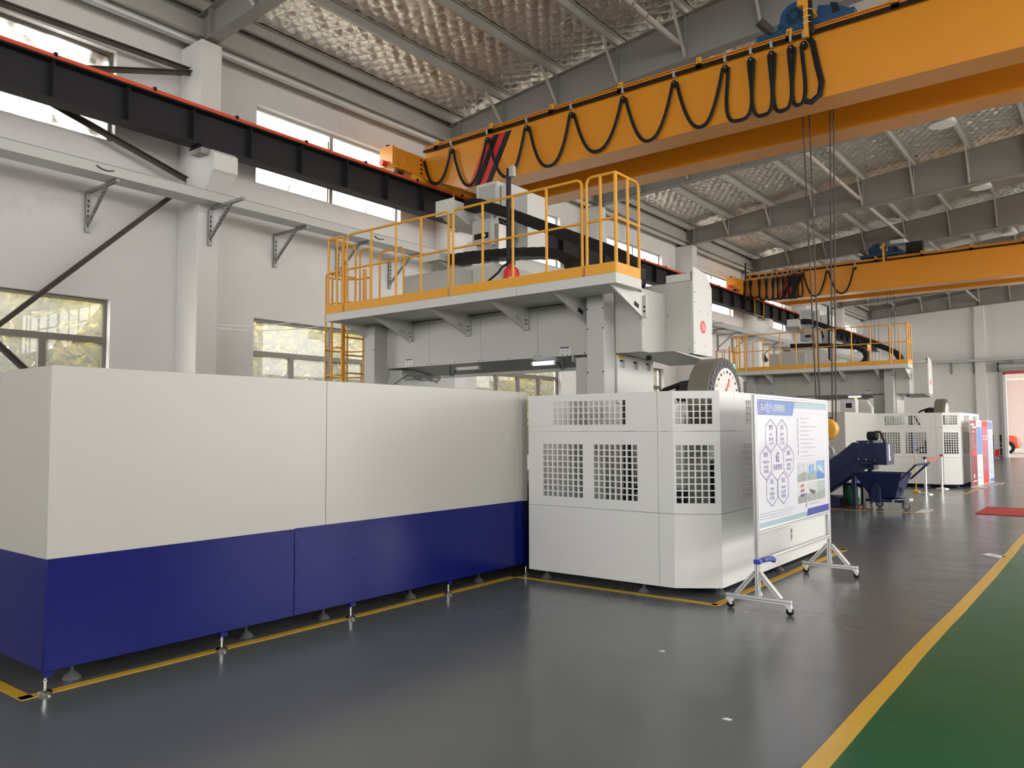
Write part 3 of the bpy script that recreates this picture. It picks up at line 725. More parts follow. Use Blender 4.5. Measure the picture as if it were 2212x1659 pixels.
for y, p in ((2.075, b1), (3.258, b1), (4.465, b2), (5.685, b2), (6.935, b2)):
    build('foot_tab', MB().box(FX - 0.018, FX + 0.012, y - 0.028 if y > 2.2 else 2.056, y + 0.028, 0.105, 0.137), 'blue', t)
    foot(t, FX - 0.02 if y > 2.2 else FX - 0.022, y, 'chrome', 0.11)
for y in (2.31, 3.585, 4.33, 5.36, 6.36): foot(t, -5.44, y, 'pad', 0.30)
sc = None
for z, ys in ((0.795, (2.08, 2.45, 2.8, 3.15, 3.5, 3.83, 3.91, 4.25, 4.6, 5.0, 5.5, 6.0, 6.4, 6.75)), (0.70, (3.85, 3.89)), (0.50, (2.08, 3.26, 3.85, 3.89, 4.47, 5.69)), (0.30, (3.85, 3.89)), (0.16, (2.08, 3.26, 3.85, 4.47, 5.69, 6.83))):
    for y in ys:
        if sc is None:
            sc = build('screw', MB().lathe([(0.0065, 0), (0.0065, 0.002), (0.003, 0.004)], (FX + 0.002, y, z), 'x', 8), 'dark', t); q0 = (y, z)
        else: again(sc, t, (0, y - q0[0], z - q0[1]))

# ------------------------------------------------------------------ vented machine guard
def grid(u0, v0, nu, nv, pu, pv, cu, cv): return [(u0 + pu * i, u0 + pu * i + cu, v0 + pv * j, v0 + pv * j + cv) for i in range(nu) for j in range(nv)]
def make_guard():
    t = thing('machine_guard', 'light grey vented guard with square perforations and a chamfered corner, beside the notice board', 'machine enclosure', (-4.1, 8.5, 0), 'vented guards of the milling machines')
    Y = 6.83; th = 0.02
    fr = lambda u, v, w: (u, Y + w, v)
    A, B = Vector((-3.405, 6.83)), Vector((-3.04, 7.09)); d = (B - A).normalized(); n = Vector((-d.y, d.x)); L = (B - A).length
    cf = lambda u, v, w: (A.x + d.x * u + n.x * w, A.y + d.y * u + n.y * w, v)
    sx = lambda u, v, w: (-3.04 - w, u, v)
    zr = ((0.100, 0.790), (0.794, 1.575), (1.579, 1.962))
    up = lambda u0, nu: grid(u0, 1.645, nu, 4, 0.0633, 0.0633, 0.0525, 0.0540)
    lw = lambda u0, nu: grid(u0, 0.893, nu, 9, 0.0645, 0.0625, 0.0500, 0.0510)
    def P(name, u0, u1, k, holes, fn): return build(name, MB().slab(u0, u1, zr[k][0], zr[k][1], holes, th, fn), 'guard', t)
    P('lower_panel', -5.12, -3.565, 0, [], fr); P('middle_panel', -5.12, -3.565, 1, lw(-4.926, 8) + lw(-4.29, 8), fr); P('upper_panel', -5.12, -3.565, 2, up(-4.79, 14), fr)
    P('corner_panel', -3.561, -3.405, 0, [], fr); P('corner_panel', -3.561, -3.405, 1, [], fr); P('corner_panel', -3.561, -3.405, 2, [], fr)
    P('lower_panel', 0.002, L, 0, [], cf); P('middle_panel', 0.002, L, 1, grid(0.030, 0.893, 6, 9, 0.0625, 0.0625, 0.0490, 0.0510), cf); P('upper_panel', 0.002, L, 2, grid(0.026, 1.645, 6, 4, 0.0610, 0.0633, 0.0490, 0.0540), cf)
    P('lower_panel', 7.092, 8.985, 0, [], sx); P('lower_panel', 8.989, 10.5, 0, [], sx)
    P('middle_panel', 7.092, 10.5, 1, lw(7.62, 8) + lw(8.26, 8) + lw(9.5, 8), sx); P('upper_panel', 7.092, 7.446, 2, [], sx); P('upper_panel', 7.45, 10.5, 2, up(7.745, 14) + up(9.3, 12), sx)
    build('back_panel', MB().box(-5.12, -3.06, 10.48, 10.5, 0.1, 1.96), 'guard', t)
    build('inner_side', MB().box(-5.12, -5.10, 6.86, 10.46, 0.1, 1.96), 'guard', t)
    h = build('door_latch', MB().box(-3.04, -3.034, 9.005, 9.045, 0.33, 0.47), 'galv', t)
    for z in (0.36, 0.42): build('key_slot', MB().box(-3.036, -3.031, 9.018, 9.03, z, z + 0.03), 'dark', h)
    for x, y in ((-4.98, 6.96), (-3.79, 6.94), (-3.16, 7.30), (-3.14, 8.20), (-3.14, 8.88), (-3.16, 10.32)): foot(t, x, y, 'pad', 0.12)
    build('oil_pan', MB().box(-5.05, -3.2, 7.3, 10.4, 0.02, 0.09), 'navy', t)
    # what shows dimly through the perforations
    build('inner_cabinet', MB().box(-4.95, -4.75, 7.9, 9.6, 0.1, 1.9), 'greylight', t); build('inner_post', MB().box(-4.33, -4.25, 7.5, 7.6, 0.1, 1.95), 'blackp', t)
    build('inner_tank', MB().box(-4.2, -3.6, 8.8, 9.8, 0.1, 1.2), 'steel_dark', t); build('inner_box', MB().box(-4.1, -3.75, 7.5, 7.9, 0.4, 0.95), 'blackp', t)
    build('inner_hose', MB().tube([(-4.5, 7.6, 0.2), (-4.3, 7.5, 0.9), (-4.0, 7.6, 1.05), (-3.8, 7.8, 0.7)], 0.04, 8), 'black', t)
    return t
guard = make_guard()
build_number = None

# ------------------------------------------------------------------ disc tool magazine
def make_magazine():
    cx, cy, cz, R = -3.40, 8.10, 1.92, 0.446
    t = thing('tool_magazine', 'round disc tool magazine with black tool pockets rising above the near vented guard', 'tool magazine', (cx - 0.2, cy, 0), 'disc tool magazines')
    build('drum', MB().lathe([(0.30, -0.25), (R - 0.02, -0.25), (R, -0.23), (R, -0.015), (R - 0.01, 0.0), (R - 0.035, 0.004)], (cx, cy, cz), 'x', 64), 'drum', t)
    build('pocket_ring', MB().lathe([(R - 0.012, -0.02), (R - 0.012, 0.006), (0.33, 0.010), (0.30, -0.02)], (cx, cy, cz), 'x', 64), 'blackp', t)
    build('face_disc', MB().lathe([(0.335, 0.005), (0.335, 0.014), (0.05, 0.018)], (cx, cy, cz), 'x', 48), 'ivory', t)
    ring = None
    for i in range(22):
        a = 2 * PI * (i + 0.3) / 22
        c = (cx, cy + math.cos(a) * 0.385, cz + math.sin(a) * 0.385)
        o = build('tool_pocket', MB().tube([(c[0] + 0.012, c[1] + math.cos(a + q) * 0.038, c[2] + math.sin(a + q) * 0.038) for q in [0.5 + 5.3 * k / 18 for k in range(19)]], 0.003, 6), 'galvd', t)
        c2 = (cx + 0.0165, cy + math.cos(a) * 0.292, cz + math.sin(a) * 0.292)
        build('pin_hole', MB().lathe([(0.017, 0), (0.015, 0.002)], c2, 'x', 12), 'steel_dark' if i % 3 else 'galvd', t)
    build('red_mark', MB().prism([(8.05, 1.99), (8.16, 2.06), (8.19, 2.135), (8.145, 2.145), (8.14, 2.10), (8.10, 2.075), (8.10, 2.05)], 'x', cx + 0.018, cx + 0.020), 'red', t)
    build('red_mark', MB().prism([(8.03, 1.93), (8.09, 1.93), (8.11, 2.03), (8.07, 2.04), (8.04, 1.99)], 'x', cx + 0.018, cx + 0.020), 'red', t)
    build('gear_motor', MB().lathe([(0.07, 0), (0.09, 0.02), (0.09, 0.24), (0.05, 0.26)], (cx - 0.52, cy - 0.1, 1.99), 'x', 20), 'blackp', t)
    build('terminal_box', MB().box(cx - 0.45, cx - 0.27, cy - 0.2, cy - 0.05, 1.9, 2.12), 'blackp', t, bevel=0.01)
    build('hose', MB().tube([(cx - 0.55, cy - 0.3, 1.5), (cx - 0.75, cy - 0.3, 1.88), (cx - 0.6, cy - 0.25, 2.03), (cx - 0.42, cy - 0.16, 2.10), (cx - 0.35, cy - 0.13, 2.11)], 0.025, 10), 'black', t)
    build('stand', MB().box(cx - 0.42, cx - 0.26, cy - 0.15, cy + 0.15, 0, 1.75), 'grey', t)
    return t
mag = make_magazine()

# ------------------------------------------------------------------ gantry milling machine
def make_machine():
    t = thing('milling_machine', 'near grey gantry milling machine with yellow railed platform and red number disc', 'milling machine', (-6.5, 8.3, 0), 'gantry milling machines')
    # columns
    for x0, x1 in ((-8.69, -8.464), (-4.857, -4.626)):
        c = build('column', MB().box(x0, x1, 7.608, 9.3 if x0 < -8 else 8.74, 0, 3.13), 'grey', t, bevel=0.006)
        for z in (0.9, 1.75, 2.25, 2.75, 2.98):
            for x in (x0 + 0.012, x1 - 0.012): build('bolt', MB().lathe([(0.009, 0), (0.009, -0.004)], (x, 7.608, z), 'y', 8), 'dark', c)
    build('side_cover', MB().box(-8.90, -8.70, 7.9, 9.0, 2.1, 3.0), 'grey', t, bevel=0.005)
    # crossbeam with its cover sheets
    build('crossbeam', MB().box(-8.46, -4.86, 7.86, 8.75, 2.49, 3.12), 'grey', t)
    for x0, x1 in ((-8.46, -7.602), (-7.598, -6.662), (-6.658, -5.733), (-5.729, -5.0)):
        c = build('beam_cover', MB().box(x0, x1, 7.846, 7.86, 2.488, 3.08), 'grey', t, bevel=0.002)
        for x in (x0 + 0.04, (x0 + x1) / 2, x1 - 0.04): build('bolt', MB().lathe([(0.007, 0), (0.007, -0.004)], (x, 7.846, 2.51), 'y', 8), 'dark', c)
    for x, z in ((-8.0, 2.555), (-5.32, 2.545)):
        s = build('sign_plate', MB().box(x - 0.08, x + 0.08, 7.842, 7.846, z - 0.06, z + 0.045), 'greylight', t)
        build('sign_bar', MB().box(x - 0.07, x + 0.06, 7.840, 7.842, z + 0.035, z + 0.05), 'navy', s)
        for dx, dz in ((-0.035, 0.0), (0.035, 0.0), (-0.035, -0.045), (0.035, -0.045)): build('screw', MB().lathe([(0.006, 0), (0.006, -0.003)], (x + dx, 7.842, z + dz), 'y', 8), 'dark', s)
    build('column_skirt', MB().box(-5.2, -4.86, 7.9, 8.6, 1.4, 2.46), 'grey', t); build('column_skirt', MB().box(-8.46, -8.2, 7.9, 8.6, 1.4, 2.46), 'grey', t)
    build('grip_recess', MB().box(-5.0, -4.95, 7.885, 7.9, 1.9, 2.3), 'grey', t, bevel=0.006)
    # hood under the beam, work lights
    build('hood', MB().prism([(7.85, 2.488), (8.45, 2.395), (8.45, 2.405), (7.85, 2.498)], 'x', -8.13, -5.21), 'grey', t)
    build('hood_end', MB().prism([(7.85, 2.41), (8.45, 2.30), (8.45, 2.40), (7.85, 2.487)], 'x', -5.225, -5.21), 'grey', t)
    build('hood_rail', MB().box(-7.9, -5.45, 8.44, 8.50, 2.36, 2.41), 'greylight', t)
    for x0, x1, on in ((-7.14, -6.76, 0), (-5.87, -5.51, 1)):
        l = build('work_light', MB().cyl((x0, 7.93, 2.425), (x1, 7.93, 2.425), 0.028, 14), 'tube_on' if on else 'greylight', t)
        for x in (x0, x1): build('light_cap', MB().cyl((x - 0.01, 7.93, 2.425), (x + 0.012, 7.93, 2.425), 0.033, 14), 'galv', l)
        xe = x0 if not on else x1; sg = -1 if not on else 1
        build('light_cable', MB().tube([(xe, 7.93, 2.43), (xe + sg * 0.05, 7.93, 2.40), (xe + sg * 0.09, 7.92, 2.33), (xe + sg * 0.13, 7.92, 2.34), (xe + sg * 0.13, 7.91, 2.47)], 0.007, 6), 'blackp', l)
    # slanted pocket panel on the left, upright pocket panel on the right
    pq = lambda y, s, w: (-8.08 - 0.30 * s + w * 0.45, y + (0.10 * s if y > 8.2 else 0), 2.405 - 0.15 * s - w * 0.9)
    p = build('pocket_panel', MB().quad_box([pq(7.86, 1, 0), pq(8.62, 1, 0), pq(8.62, 0, 0), pq(7.86, 0, 0), pq(7.86, 1, 0.012), pq(8.62, 1, 0.012), pq(8.62, 0, 0.012), pq(7.86, 0, 0.012)]), 'grey', t)
    for y in (7.95, 8.22, 8.46): build('pocket', MB().quad_box([pq(y, .75, 0.012), pq(y + .1, .75, 0.012), pq(y + .1, .2, 0.012), pq(y, .2, 0.012), pq(y, .75, 0.02), pq(y + .1, .75, 0.02), pq(y + .1, .2, 0.03), pq(y, .2, 0.03)]), 'greylight', p)
    build('inner_cover', MB().box(-8.44, -8.42, 7.86, 8.7, 1.2, 2.34), 'greylight', t)
    hs = [(7.92, 8.03, 2.31, 2.405), (8.235, 8.345, 2.31, 2.405), (8.545, 8.66, 2.31, 2.405)]
    p = build('pocket_panel', MB().slab(7.86, 8.73, 1.9, 2.455, hs, 0.02, lambda u, v, w: (-4.60 - w, u, v)), 'greylight', t)
    for h in hs:
        build('pocket', MB().box(-4.626, -4.621, h[0], h[1], h[2], h[3]), 'grey', p); build('buckle', MB().box(-4.621, -4.595, h[0] + 0.005, h[0] + 0.05, h[3] - 0.02, h[3]), 'dark', p)
    build('warning_label', MB().box(-4.6, -4.597, 7.87, 8.02, 2.425, 2.45), 'rail', t)
    # end covers of the beam on the right
    c = build('end_cover', MB().box(-4.62, -4.272, 7.85, 8.60, 2.475, 3.20), 'grey', t, bevel=0.004)
    for y, z in ((7.87, 3.1), (7.87, 2.8), (7.87, 2.5), (8.4, 3.1), (8.4, 2.8), (8.4, 2.5)): build('screw', MB().lathe([(0.006, 0), (0.006, 0.003)], (-4.272, y, z), 'x', 8), 'steel_dark', c)
    c = build('end_cover', MB().box(-4.9, -3.93, 8.432, 8.95, 2.475, 3.33), 'grey', t, bevel=0.004)
    for x, z in ((-4.24, 3.25), (-3.97, 3.25), (-4.24, 2.95), (-4.24, 2.52), (-3.97, 2.52)): build('screw', MB().lathe([(0.006, 0), (0.006, -0.003)], (x, 8.432, z), 'y', 8), 'steel_dark', c)
    e = build('end_panel', MB().prism([(8.432, 2.467), (8.94, 2.467), (8.955, 2.5), (8.96, 3.30), (8.80, 3.46), (8.44, 3.50)], 'x', -3.93, -3.912), 'greylight', t, bevel=0.003)
    for y, z in ((8.46, 3.42), (8.46, 3.2), (8.50, 3.2), (8.46, 3.08), (8.50, 3.08), (8.6, 2.98), (8.85, 2.98), (8.46, 2.6), (8.46, 2.5), (8.75, 2.58), (8.75, 2.5), (8.93, 2.75), (8.93, 3.1)): build('screw', MB().lathe([(0.006, 0), (0.006, 0.003)], (-3.912, y, z), 'x', 8), 'steel_dark', e)
    d = build('number_disc', MB().lathe([(0.078, 0), (0.078, 0.002)], (-3.912, 8.69, 2.805), 'x', 32), mat('red_sticker', rgb(226, 70, 74), 0.4), e)
    build('cover_bottom', MB().prism([(8.0, 2.47), (9.1, 2.40), (9.1, 2.44), (8.0, 2.474)], 'x', -4.55, -3.95), 'grey', t)
    build('limit_switch', MB().box(-4.42, -4.38, 8.22, 8.28, 2.41, 2.47), 'blackp', t)
    build('top_tray', MB().box(-4.27, -3.95, 8.46, 8.52, 3.34, 3.43), 'greylight', t); build('top_tray', MB().box(-4.27, -3.95, 8.80, 8.84, 3.34, 3.40), 'greylight', t)
    bl = MB()
    for i in range(7): bl.box(-4.10 + 0.022 * i, -4.085 + 0.022 * i, 8.54, 8.9, 3.34, 3.40 + 0.012 * i)
    bl.box(-4.10, -3.945, 8.54, 8.9, 3.335, 3.345)
    b_ = build('way_bellows', bl, 'black', t); b_['kind'] = 'stuff'
    # platform
    build('platform_deck', MB().box(-8.86, -6.90, 7.05, 7.60, 3.13, 3.24), 'greylight', t, bevel=0.003); build('platform_deck', MB().box(-6.896, -5.45, 7.05, 7.60, 3.13, 3.24), 'greylight', t, bevel=0.003); build('platform_deck', MB().box(-5.446, -4.13, 7.05, 7.60, 3.13, 3.24), 'greylight', t, bevel=0.003)
    build('beam_top', MB().box(-8.86, -4.63, 7.60, 8.9, 3.13, 3.22), 'grey', t)
    for x in (-8.66, -7.96, -6.87, -5.9, -4.98, -4.24):
        hole = [(7.66, 3.005), (7.72, 2.985), (7.72, 2.955), (7.66, 2.965)]
        g = build('gusset', MB().prism([(7.10, 3.13), (7.845, 3.13), (7.845, 2.86), (7.78, 2.86)], 'x', x - 0.012, x + 0.012), 'greylight', t)
        build('gusset_foot', MB().box(x - 0.05, x + 0.05, 7.80, 7.845, 2.85, 3.10), 'grey', g)
        build('slot', MB().tube([(x + 0.0135, 7.60, 2.995), (x + 0.0135, 7.70, 2.965)], 0.026, 10, flat=0.003), 'dark' if x > -5 else 'grey', g)
        for z in (2.92, 2.97): build('bolt', MB().lathe([(0.012, 0), (0.012, -0.006)], (x + 0.03, 7.80, z), 'y', 8), 'dark', g)
    rail = []
    tb = 0.115
    secs = [(-8.85, -8.52, (-8.85, -8.66, -8.52), 0), (-8.45, -6.53, (-8.45, -7.95, -7.47, -7.01, -6.53), 1), (-6.455, -4.565, (-6.455, -5.98, -5.52, -5.04, -4.565), 1), (-4.505, -4.145, (-4.505, -4.33, -4.145), 2)]
    for a, b, posts, k in secs:
        build('toe_board', MB().box(a - 0.012, b + 0.012, 7.048, 7.056, 3.24, 3.24 + tb), 'rail', t)
        zt = 4.315
        pts = []
        if k == 0: pts = [(a, 7.08, zt), (b - 0.06, 7.08, zt), (b - 0.02, 7.08, zt - 0.02), (b, 7.08, zt - 0.06), (b, 7.08, 3.25)]
        elif k == 1: pts = [(a, 7.08, 3.25), (a, 7.08, zt - 0.06), (a + 0.02, 7.08, zt - 0.02), (a + 0.06, 7.08, zt), (b - 0.06, 7.08, zt), (b - 0.02, 7.08, zt - 0.02), (b, 7.08, zt - 0.06), (b, 7.08, 3.25)]
        else: pts = [(a, 7.08, 3.25), (a, 7.08, zt - 0.06), (a + 0.02, 7.08, zt - 0.02), (a + 0.06, 7.08, zt), (b, 7.08, zt)]
        r = build('handrail', MB().tube(pts, 0.016, 8, up=(0, 1, 0)), 'rail', t)
        build('mid_rail', MB().tube([(a, 7.08, 3.83), (b, 7.08, 3.83)], 0.014, 8), 'rail', r)
        for x in (posts[1:-1] if k == 1 else (posts[:-1] if k == 0 else posts[1:])):
            build('post', MB().tube([(x, 7.08, 3.25), (x, 7.08, zt)], 0.016 if x not in (-4.145,) else 0.02, 8), 'rail', r)
    for x, ye, in ((-4.145, 7.575), (-8.85, 7.575)):
        build('toe_board', MB().box(x - 0.004, x + 0.012, 7.056, ye + 0.01, 3.24, 3.24 + tb), 'rail', t)
        r = build('handrail', MB().tube([(x, 7.08, 4.315), (x, ye - 0.06, 4.315), (x, ye - 0.02, 4.295), (x, ye, 4.255), (x, ye, 3.25)], 0.016, 8, up=(1, 0, 0)), 'rail', t)
        build('mid_rail', MB().tube([(x, 7.08, 3.83), (x, ye, 3.83)], 0.014, 8), 'rail', r)
        build('post', MB().tube([(x, 7.33, 3.25), (x, 7.33, 4.315)], 0.016, 8), 'rail', r)
    for x0, x1, y, zt in ((-8.95, -8.72, 7.75, 4.30), (-8.52, -8.02, 7.75, 4.21)):
        build('grab_hoop', MB().tube([(x0, y, 3.22), (x0, y, zt - 0.05), (x0 + 0.05, y, zt), (x1 - 0.05, y, zt), (x1, y, zt - 0.05), (x1, y, 3.22)], 0.015, 8, up=(0, 1, 0)), 'rail', t)
    # ladder with safety cage behind the left end
    lx, ly = -9.22, 7.66
    lad = build('ladder_stile', MB().box(lx - 0.015, lx + 0.015, ly - 0.03, ly + 0.03, 0.0, 4.1), 'rail', t)
    build('ladder_stile', MB().box(lx - 0.015, lx + 0.015, ly + 0.39, ly + 0.45, 0.0, 4.1), 'rail', t)
    for i in range(13): build('rung', MB().cyl((lx, ly, 0.3 + i * 0.27), (lx, ly + 0.42, 0.3 + i * 0.27), 0.013, 8), 'rail', lad)
    hp = lambda z: [(lx - 0.52 * math.sin(q), ly + 0.21 - 0.34 * math.cos(q), z) for q in [PI * k / 14 for k in range(15)]]
    hp2 = lambda z: [(lx, ly, z)] + hp(z) + [(lx, ly + 0.42, z)]
    cg = None
    for z in (2.05, 2.42, 2.83, 3.50, 3.98):
        o = build('cage_hoop', MB().tube(hp2(z), 0.012, 6), 'rail', t)
        if cg is None: cg = o
    for k in (1, 4, 7, 10, 13):
        q = PI * k / 14
        x, y = lx - 0.52 * math.sin(q), ly + 0.21 - 0.34 * math.cos(q)
        build('cage_bar', MB().box(x - 0.010, x + 0.010, y - 0.010, y + 0.010, 2.0, 3.99), 'rail', t)
    # saddle, ram and covers on top
    build('saddle', MB().prism([(-7.75, 3.22), (-6.35, 3.22), (-6.35, 3.45), (-6.62, 3.85), (-7.75, 3.85)], 'y', 8.05, 8.95), 'greylight', t, bevel=0.006)
    build('saddle_box', MB().box(-8.02, -6.98, 7.75, 8.04, 3.26, 3.78), 'grey', t, bevel=0.006)
    build('chain_tray', MB().box(-7.85, -7.52, 7.95, 8.30, 3.99, 4.11), 'greylight', t, bevel=0.004)
    build('tray_arm', MB().prism([(7.95, 3.985), (8.3, 3.985), (8.7, 3.86), (8.7, 3.70), (8.5, 3.80)], 'x', -7.75, -7.55), 'grey', t)
    build('ram', MB().box(-7.02, -6.72, 8.30, 8.55, 3.20, 4.45), 'steelbrush', t, bevel=0.004)
    c = build('ram_cover', MB().box(-7.16, -6.82, 8.25, 8.60, 4.20, 4.53), 'grey', t, bevel=0.005)
    build('cover_window', MB().box(-7.12, -6.86, 8.245, 8.25, 4.26, 4.34), 'dark', c)
    build('gauge', MB().lathe([(0.025, 0), (0.025, -0.01)], (-6.93, 8.245, 4.30), 'y', 14), 'chrome', c)
    c = build('ram_side_cover', MB().slab(8.25, 8.75, 4.15, 4.62, [(8.36, 8.70, 4.20, 4.56)], 0.05, lambda u, v, w: (-6.80 + w - 0.02, u, v)), 'greylight', t)
    build('dark_backing', MB().box(-6.86, -6.845, 8.30, 8.74, 4.17, 4.60), 'dark', c)  # dark sheet standing in for the shade inside the cover opening
    build('hose_bundle', MB().tube([(-6.78, 8.4, 4.5), (-6.72, 8.5, 4.45), (-6.70, 8.58, 4.3), (-6.75, 8.6, 4.2)], 0.03, 8), 'blackp', c)
    build('valve', MB().box(-6.79, -6.74, 8.40, 8.5, 4.28, 4.40), 'red', c)
    build('arm', MB().prism([(7.90, 4.60), (7.90, 4.78), (8.1, 4.78), (8.62, 4.60), (8.62, 4.46), (8.3, 4.46)], 'x', -7.48, -7.20), 'greylight', t, bevel=0.005)
    build('arm_plate', MB().box(-7.52, -7.18, 7.88, 7.90, 4.58, 4.80), 'greylight', t)
    c = build('motor_housing', MB().box(-7.38, -6.99, 8.60, 9.10, 4.20, 5.18), 'greylight', t, bevel=0.006)
    for i in range(12):
        for j in range(11):
            pass
    vent = MB().slab(-7.36, -7.02, 4.90, 5.15, [(-7.33 + 0.026 * i, -7.317 + 0.026 * i, 4.915 + 0.021 * j, 4.927 + 0.021 * j) for i in range(12) for j in range(11)], 0.004, lambda u, v, w: (u, 8.594 + w, v))
    build('vent_grille', vent, 'greylight', c, smooth=False)
    build('vent_back', MB().box(-7.35, -7.03, 8.598, 8.601, 4.91, 5.14), 'dark', c)
    build('motor_housing', MB().box(-6.96, -6.80, 8.66, 9.10, 4.20, 5.12), 'greylight', t, bevel=0.006)
    build('motor_housing', MB().box(-6.78, -6.52, 8.70, 9.15, 4.10, 4.96), 'greylight', t, bevel=0.006)
    po = build('hose_post', MB().cyl((-6.40, 8.12, 3.24), (-6.40, 8.12, 5.10), 0.034, 14), 'blackp', t)
    build('post_clamp', MB().box(-6.37, -6.30, 8.09, 8.15, 4.98, 5.12), 'galv', po)
    # cable chains: rectangular links along a path in the x-z plane
    def chain(name, pts, y0, y1, th, seg=0.07):
        P = [Vector((p[0], 0, p[1])) for p in pts]
        dense = []
        for i in range(len(P) - 1):
            n = max(1, int((P[i + 1] - P[i]).length / seg))
            for k in range(n): dense.append(P[i].lerp(P[i + 1], k / n))
        dense.append(P[-1])
        mb = MB(); n = len(dense)
        for i, p in enumerate(dense):
            a, c = dense[max(0, i - 1)], dense[min(n - 1, i + 1)]
            d = (c - a).normalized(); u = Vector((-d.z, 0, d.x)); h = th / 2 * (1.0 if i % 2 else 0.90)
            for yy, s in ((y0, -1), (y1, -1), (y1, 1), (y0, 1)): mb.v.append((p.x + u.x * h * s, yy, p.z + u.z * h * s))
        for i in range(n - 1):
            for k in range(4): mb.f.append([i * 4 + k, i * 4 + (k + 1) % 4, i * 4 + 4 + (k + 1) % 4, i * 4 + 4 + k])
        mb.f += [[0, 1, 2, 3], [4 * n - 4, 4 * n - 3, 4 * n - 2, 4 * n - 1]]
        return build(name, mb, 'black', t)
    chain('cable_chain', [(-7.20, 4.75), (-7.02, 4.745), (-6.90, 4.71), (-6.42, 4.50), (-5.64, 4.13), (-4.85, 3.76), (-4.66, 3.64), (-4.56, 3.50), (-4.55, 3.36), (-4.64, 3.27)], 8.12, 8.36, 0.15)
    chain('cable_chain', [(-7.52, 4.03), (-7.1, 4.02), (-6.4, 3.965), (-5.85, 3.895), (-5.62, 3.83), (-5.47, 3.72), (-5.42, 3.58), (-5.47, 3.45), (-5.62, 3.36)], 8.12, 8.40, 0.125)
    return t, d
mach, ndisc = make_machine()
g2 = dup(guard, (-0.435, 16.6, 0), 'light grey vented guard with square perforations behind the chip cart and rope barrier', 'vented guards of the milling machines')
g2.scale = (1.02, 1.02, 1.02)
m2 = dup(mag, (-0.535, 16.7, 0), 'smaller looking disc tool magazine seen edge on above the far vented guard', 'disc tool magazines')
mm2 = dup(mach, (-0.657, 16.68, 0), 'far grey gantry milling machine with yellow railed platform near the end wall', 'gantry milling machines')
mm2.scale = (1.06, 1.06, 1.042)
m2.scale = (1.02, 1.02, 1.02)
# the number on the near machine's end panel
ep_ = [c for c in mach.children if c.name.startswith('end_panel')][0]
ORG[ep_.name] = ORG[mach.name]
text('number', '16', 'white', ep_, 0.115, (-3.9085, 8.69, 2.805), (0, 1, 0), (0, 0, 1), squeeze=0.85)
# far machine: short white enclosure in front of its guard
t = thing('table_enclosure', 'short cream enclosure of the far machine, left of the far vented guard', 'machine enclosure', (-6.5, 20.8, 0))
build('upper_panel', MB().box(-5.46, -5.44, 20.26, 23.4, 0.8, 2.0), 'cream', t); build('upper_panel', MB().box(-8.4, -5.47, 20.26, 20.28, 0.8, 2.0), 'cream', t)
build('lower_panel', MB().box(-5.46, -5.438, 20.26, 23.4, 0.13, 0.8), 'cream', t); build('lower_panel', MB().box(-8.4, -5.47, 20.262, 20.28, 0.13, 0.8), 'cream', t)
build('rear_panel', MB().box(-8.4, -8.38, 20.3, 23.4, 0.13, 2.0), 'cream', t)
for x, y in ((-5.5, 20.4), (-5.5, 21.8), (-8.3, 20.4), (-8.3, 21.8)): foot(t, x, y, 'pad', 0.14)
# clear splash box with control head above it
t = thing('control_cabinet', 'small pale control cabinet with a dark screen above the far cream enclosure', 'control panel', (-5.8, 22.1, 0))
build('post', MB().box(-5.88, -5.74, 22.1, 22.25, 0, 2.01), 'grey', t)
c = build('cabinet', MB().box(-6.02, -5.63, 22.0, 22.3, 2.0, 2.37), 'greylight', t, bevel=0.008)
build('bezel', MB().slab(-5.90, -5.69, 2.11, 2.29, [(-5.875, -5.715, 2.135, 2.27)], 0.012, lambda u, v, w: (u, 22.0 - w, v)), 'white', c)
build('screen', MB().box(-5.875, -5.715, 21.995, 22.0, 2.135, 2.27), 'steel_dark', c)
t = thing('splash_hood', 'pale chamfered splash hood with an amber light right of the control cabinet', 'machine cover', (-5.7, 23.2, 0))
build('hood', MB().prism([(-5.95, 0), (-5.49, 0), (-5.49, 2.16), (-5.62, 2.36), (-5.95, 2.39)], 'y', 23.1, 23.35), 'greylight', t, bevel=0.006)
build('beacon', MB().box(-5.92, -5.86, 23.06, 23.1, 2.36, 2.43), 'led_amber', t)
# signal lamps on the far machine
t = thing('signal_tower', 'small signal light glowing green over red on the far machine platform', 'signal light', (-5.96, 25.0, 3.36))
build('pole', MB().cyl((-5.96, 25.0, 3.36), (-5.96, 25.0, 3.93), 0.02, 8), 'galv', t); build('red_lens', MB().cyl((-5.96, 25.0, 3.93), (-5.96, 25.0, 4.06), 0.045, 12), 'led_red', t); build('green_lens', MB().cyl((-5.96, 25.0, 4.06), (-5.96, 25.0, 4.19), 0.045, 12), 'led_green', t)
t = thing('signal_lamp', 'small green glowing lamp at the left end of the far platform', 'signal light', (-9.63, 23.6, 3.49))
build('bracket', MB().box(-9.69, -9.64, 23.62, 23.66, 3.38, 3.56), 'galv', t); build('lens', MB().cyl((-9.63, 23.6, 3.46), (-9.63, 23.6, 3.61), 0.05, 12), 'led_green', t)

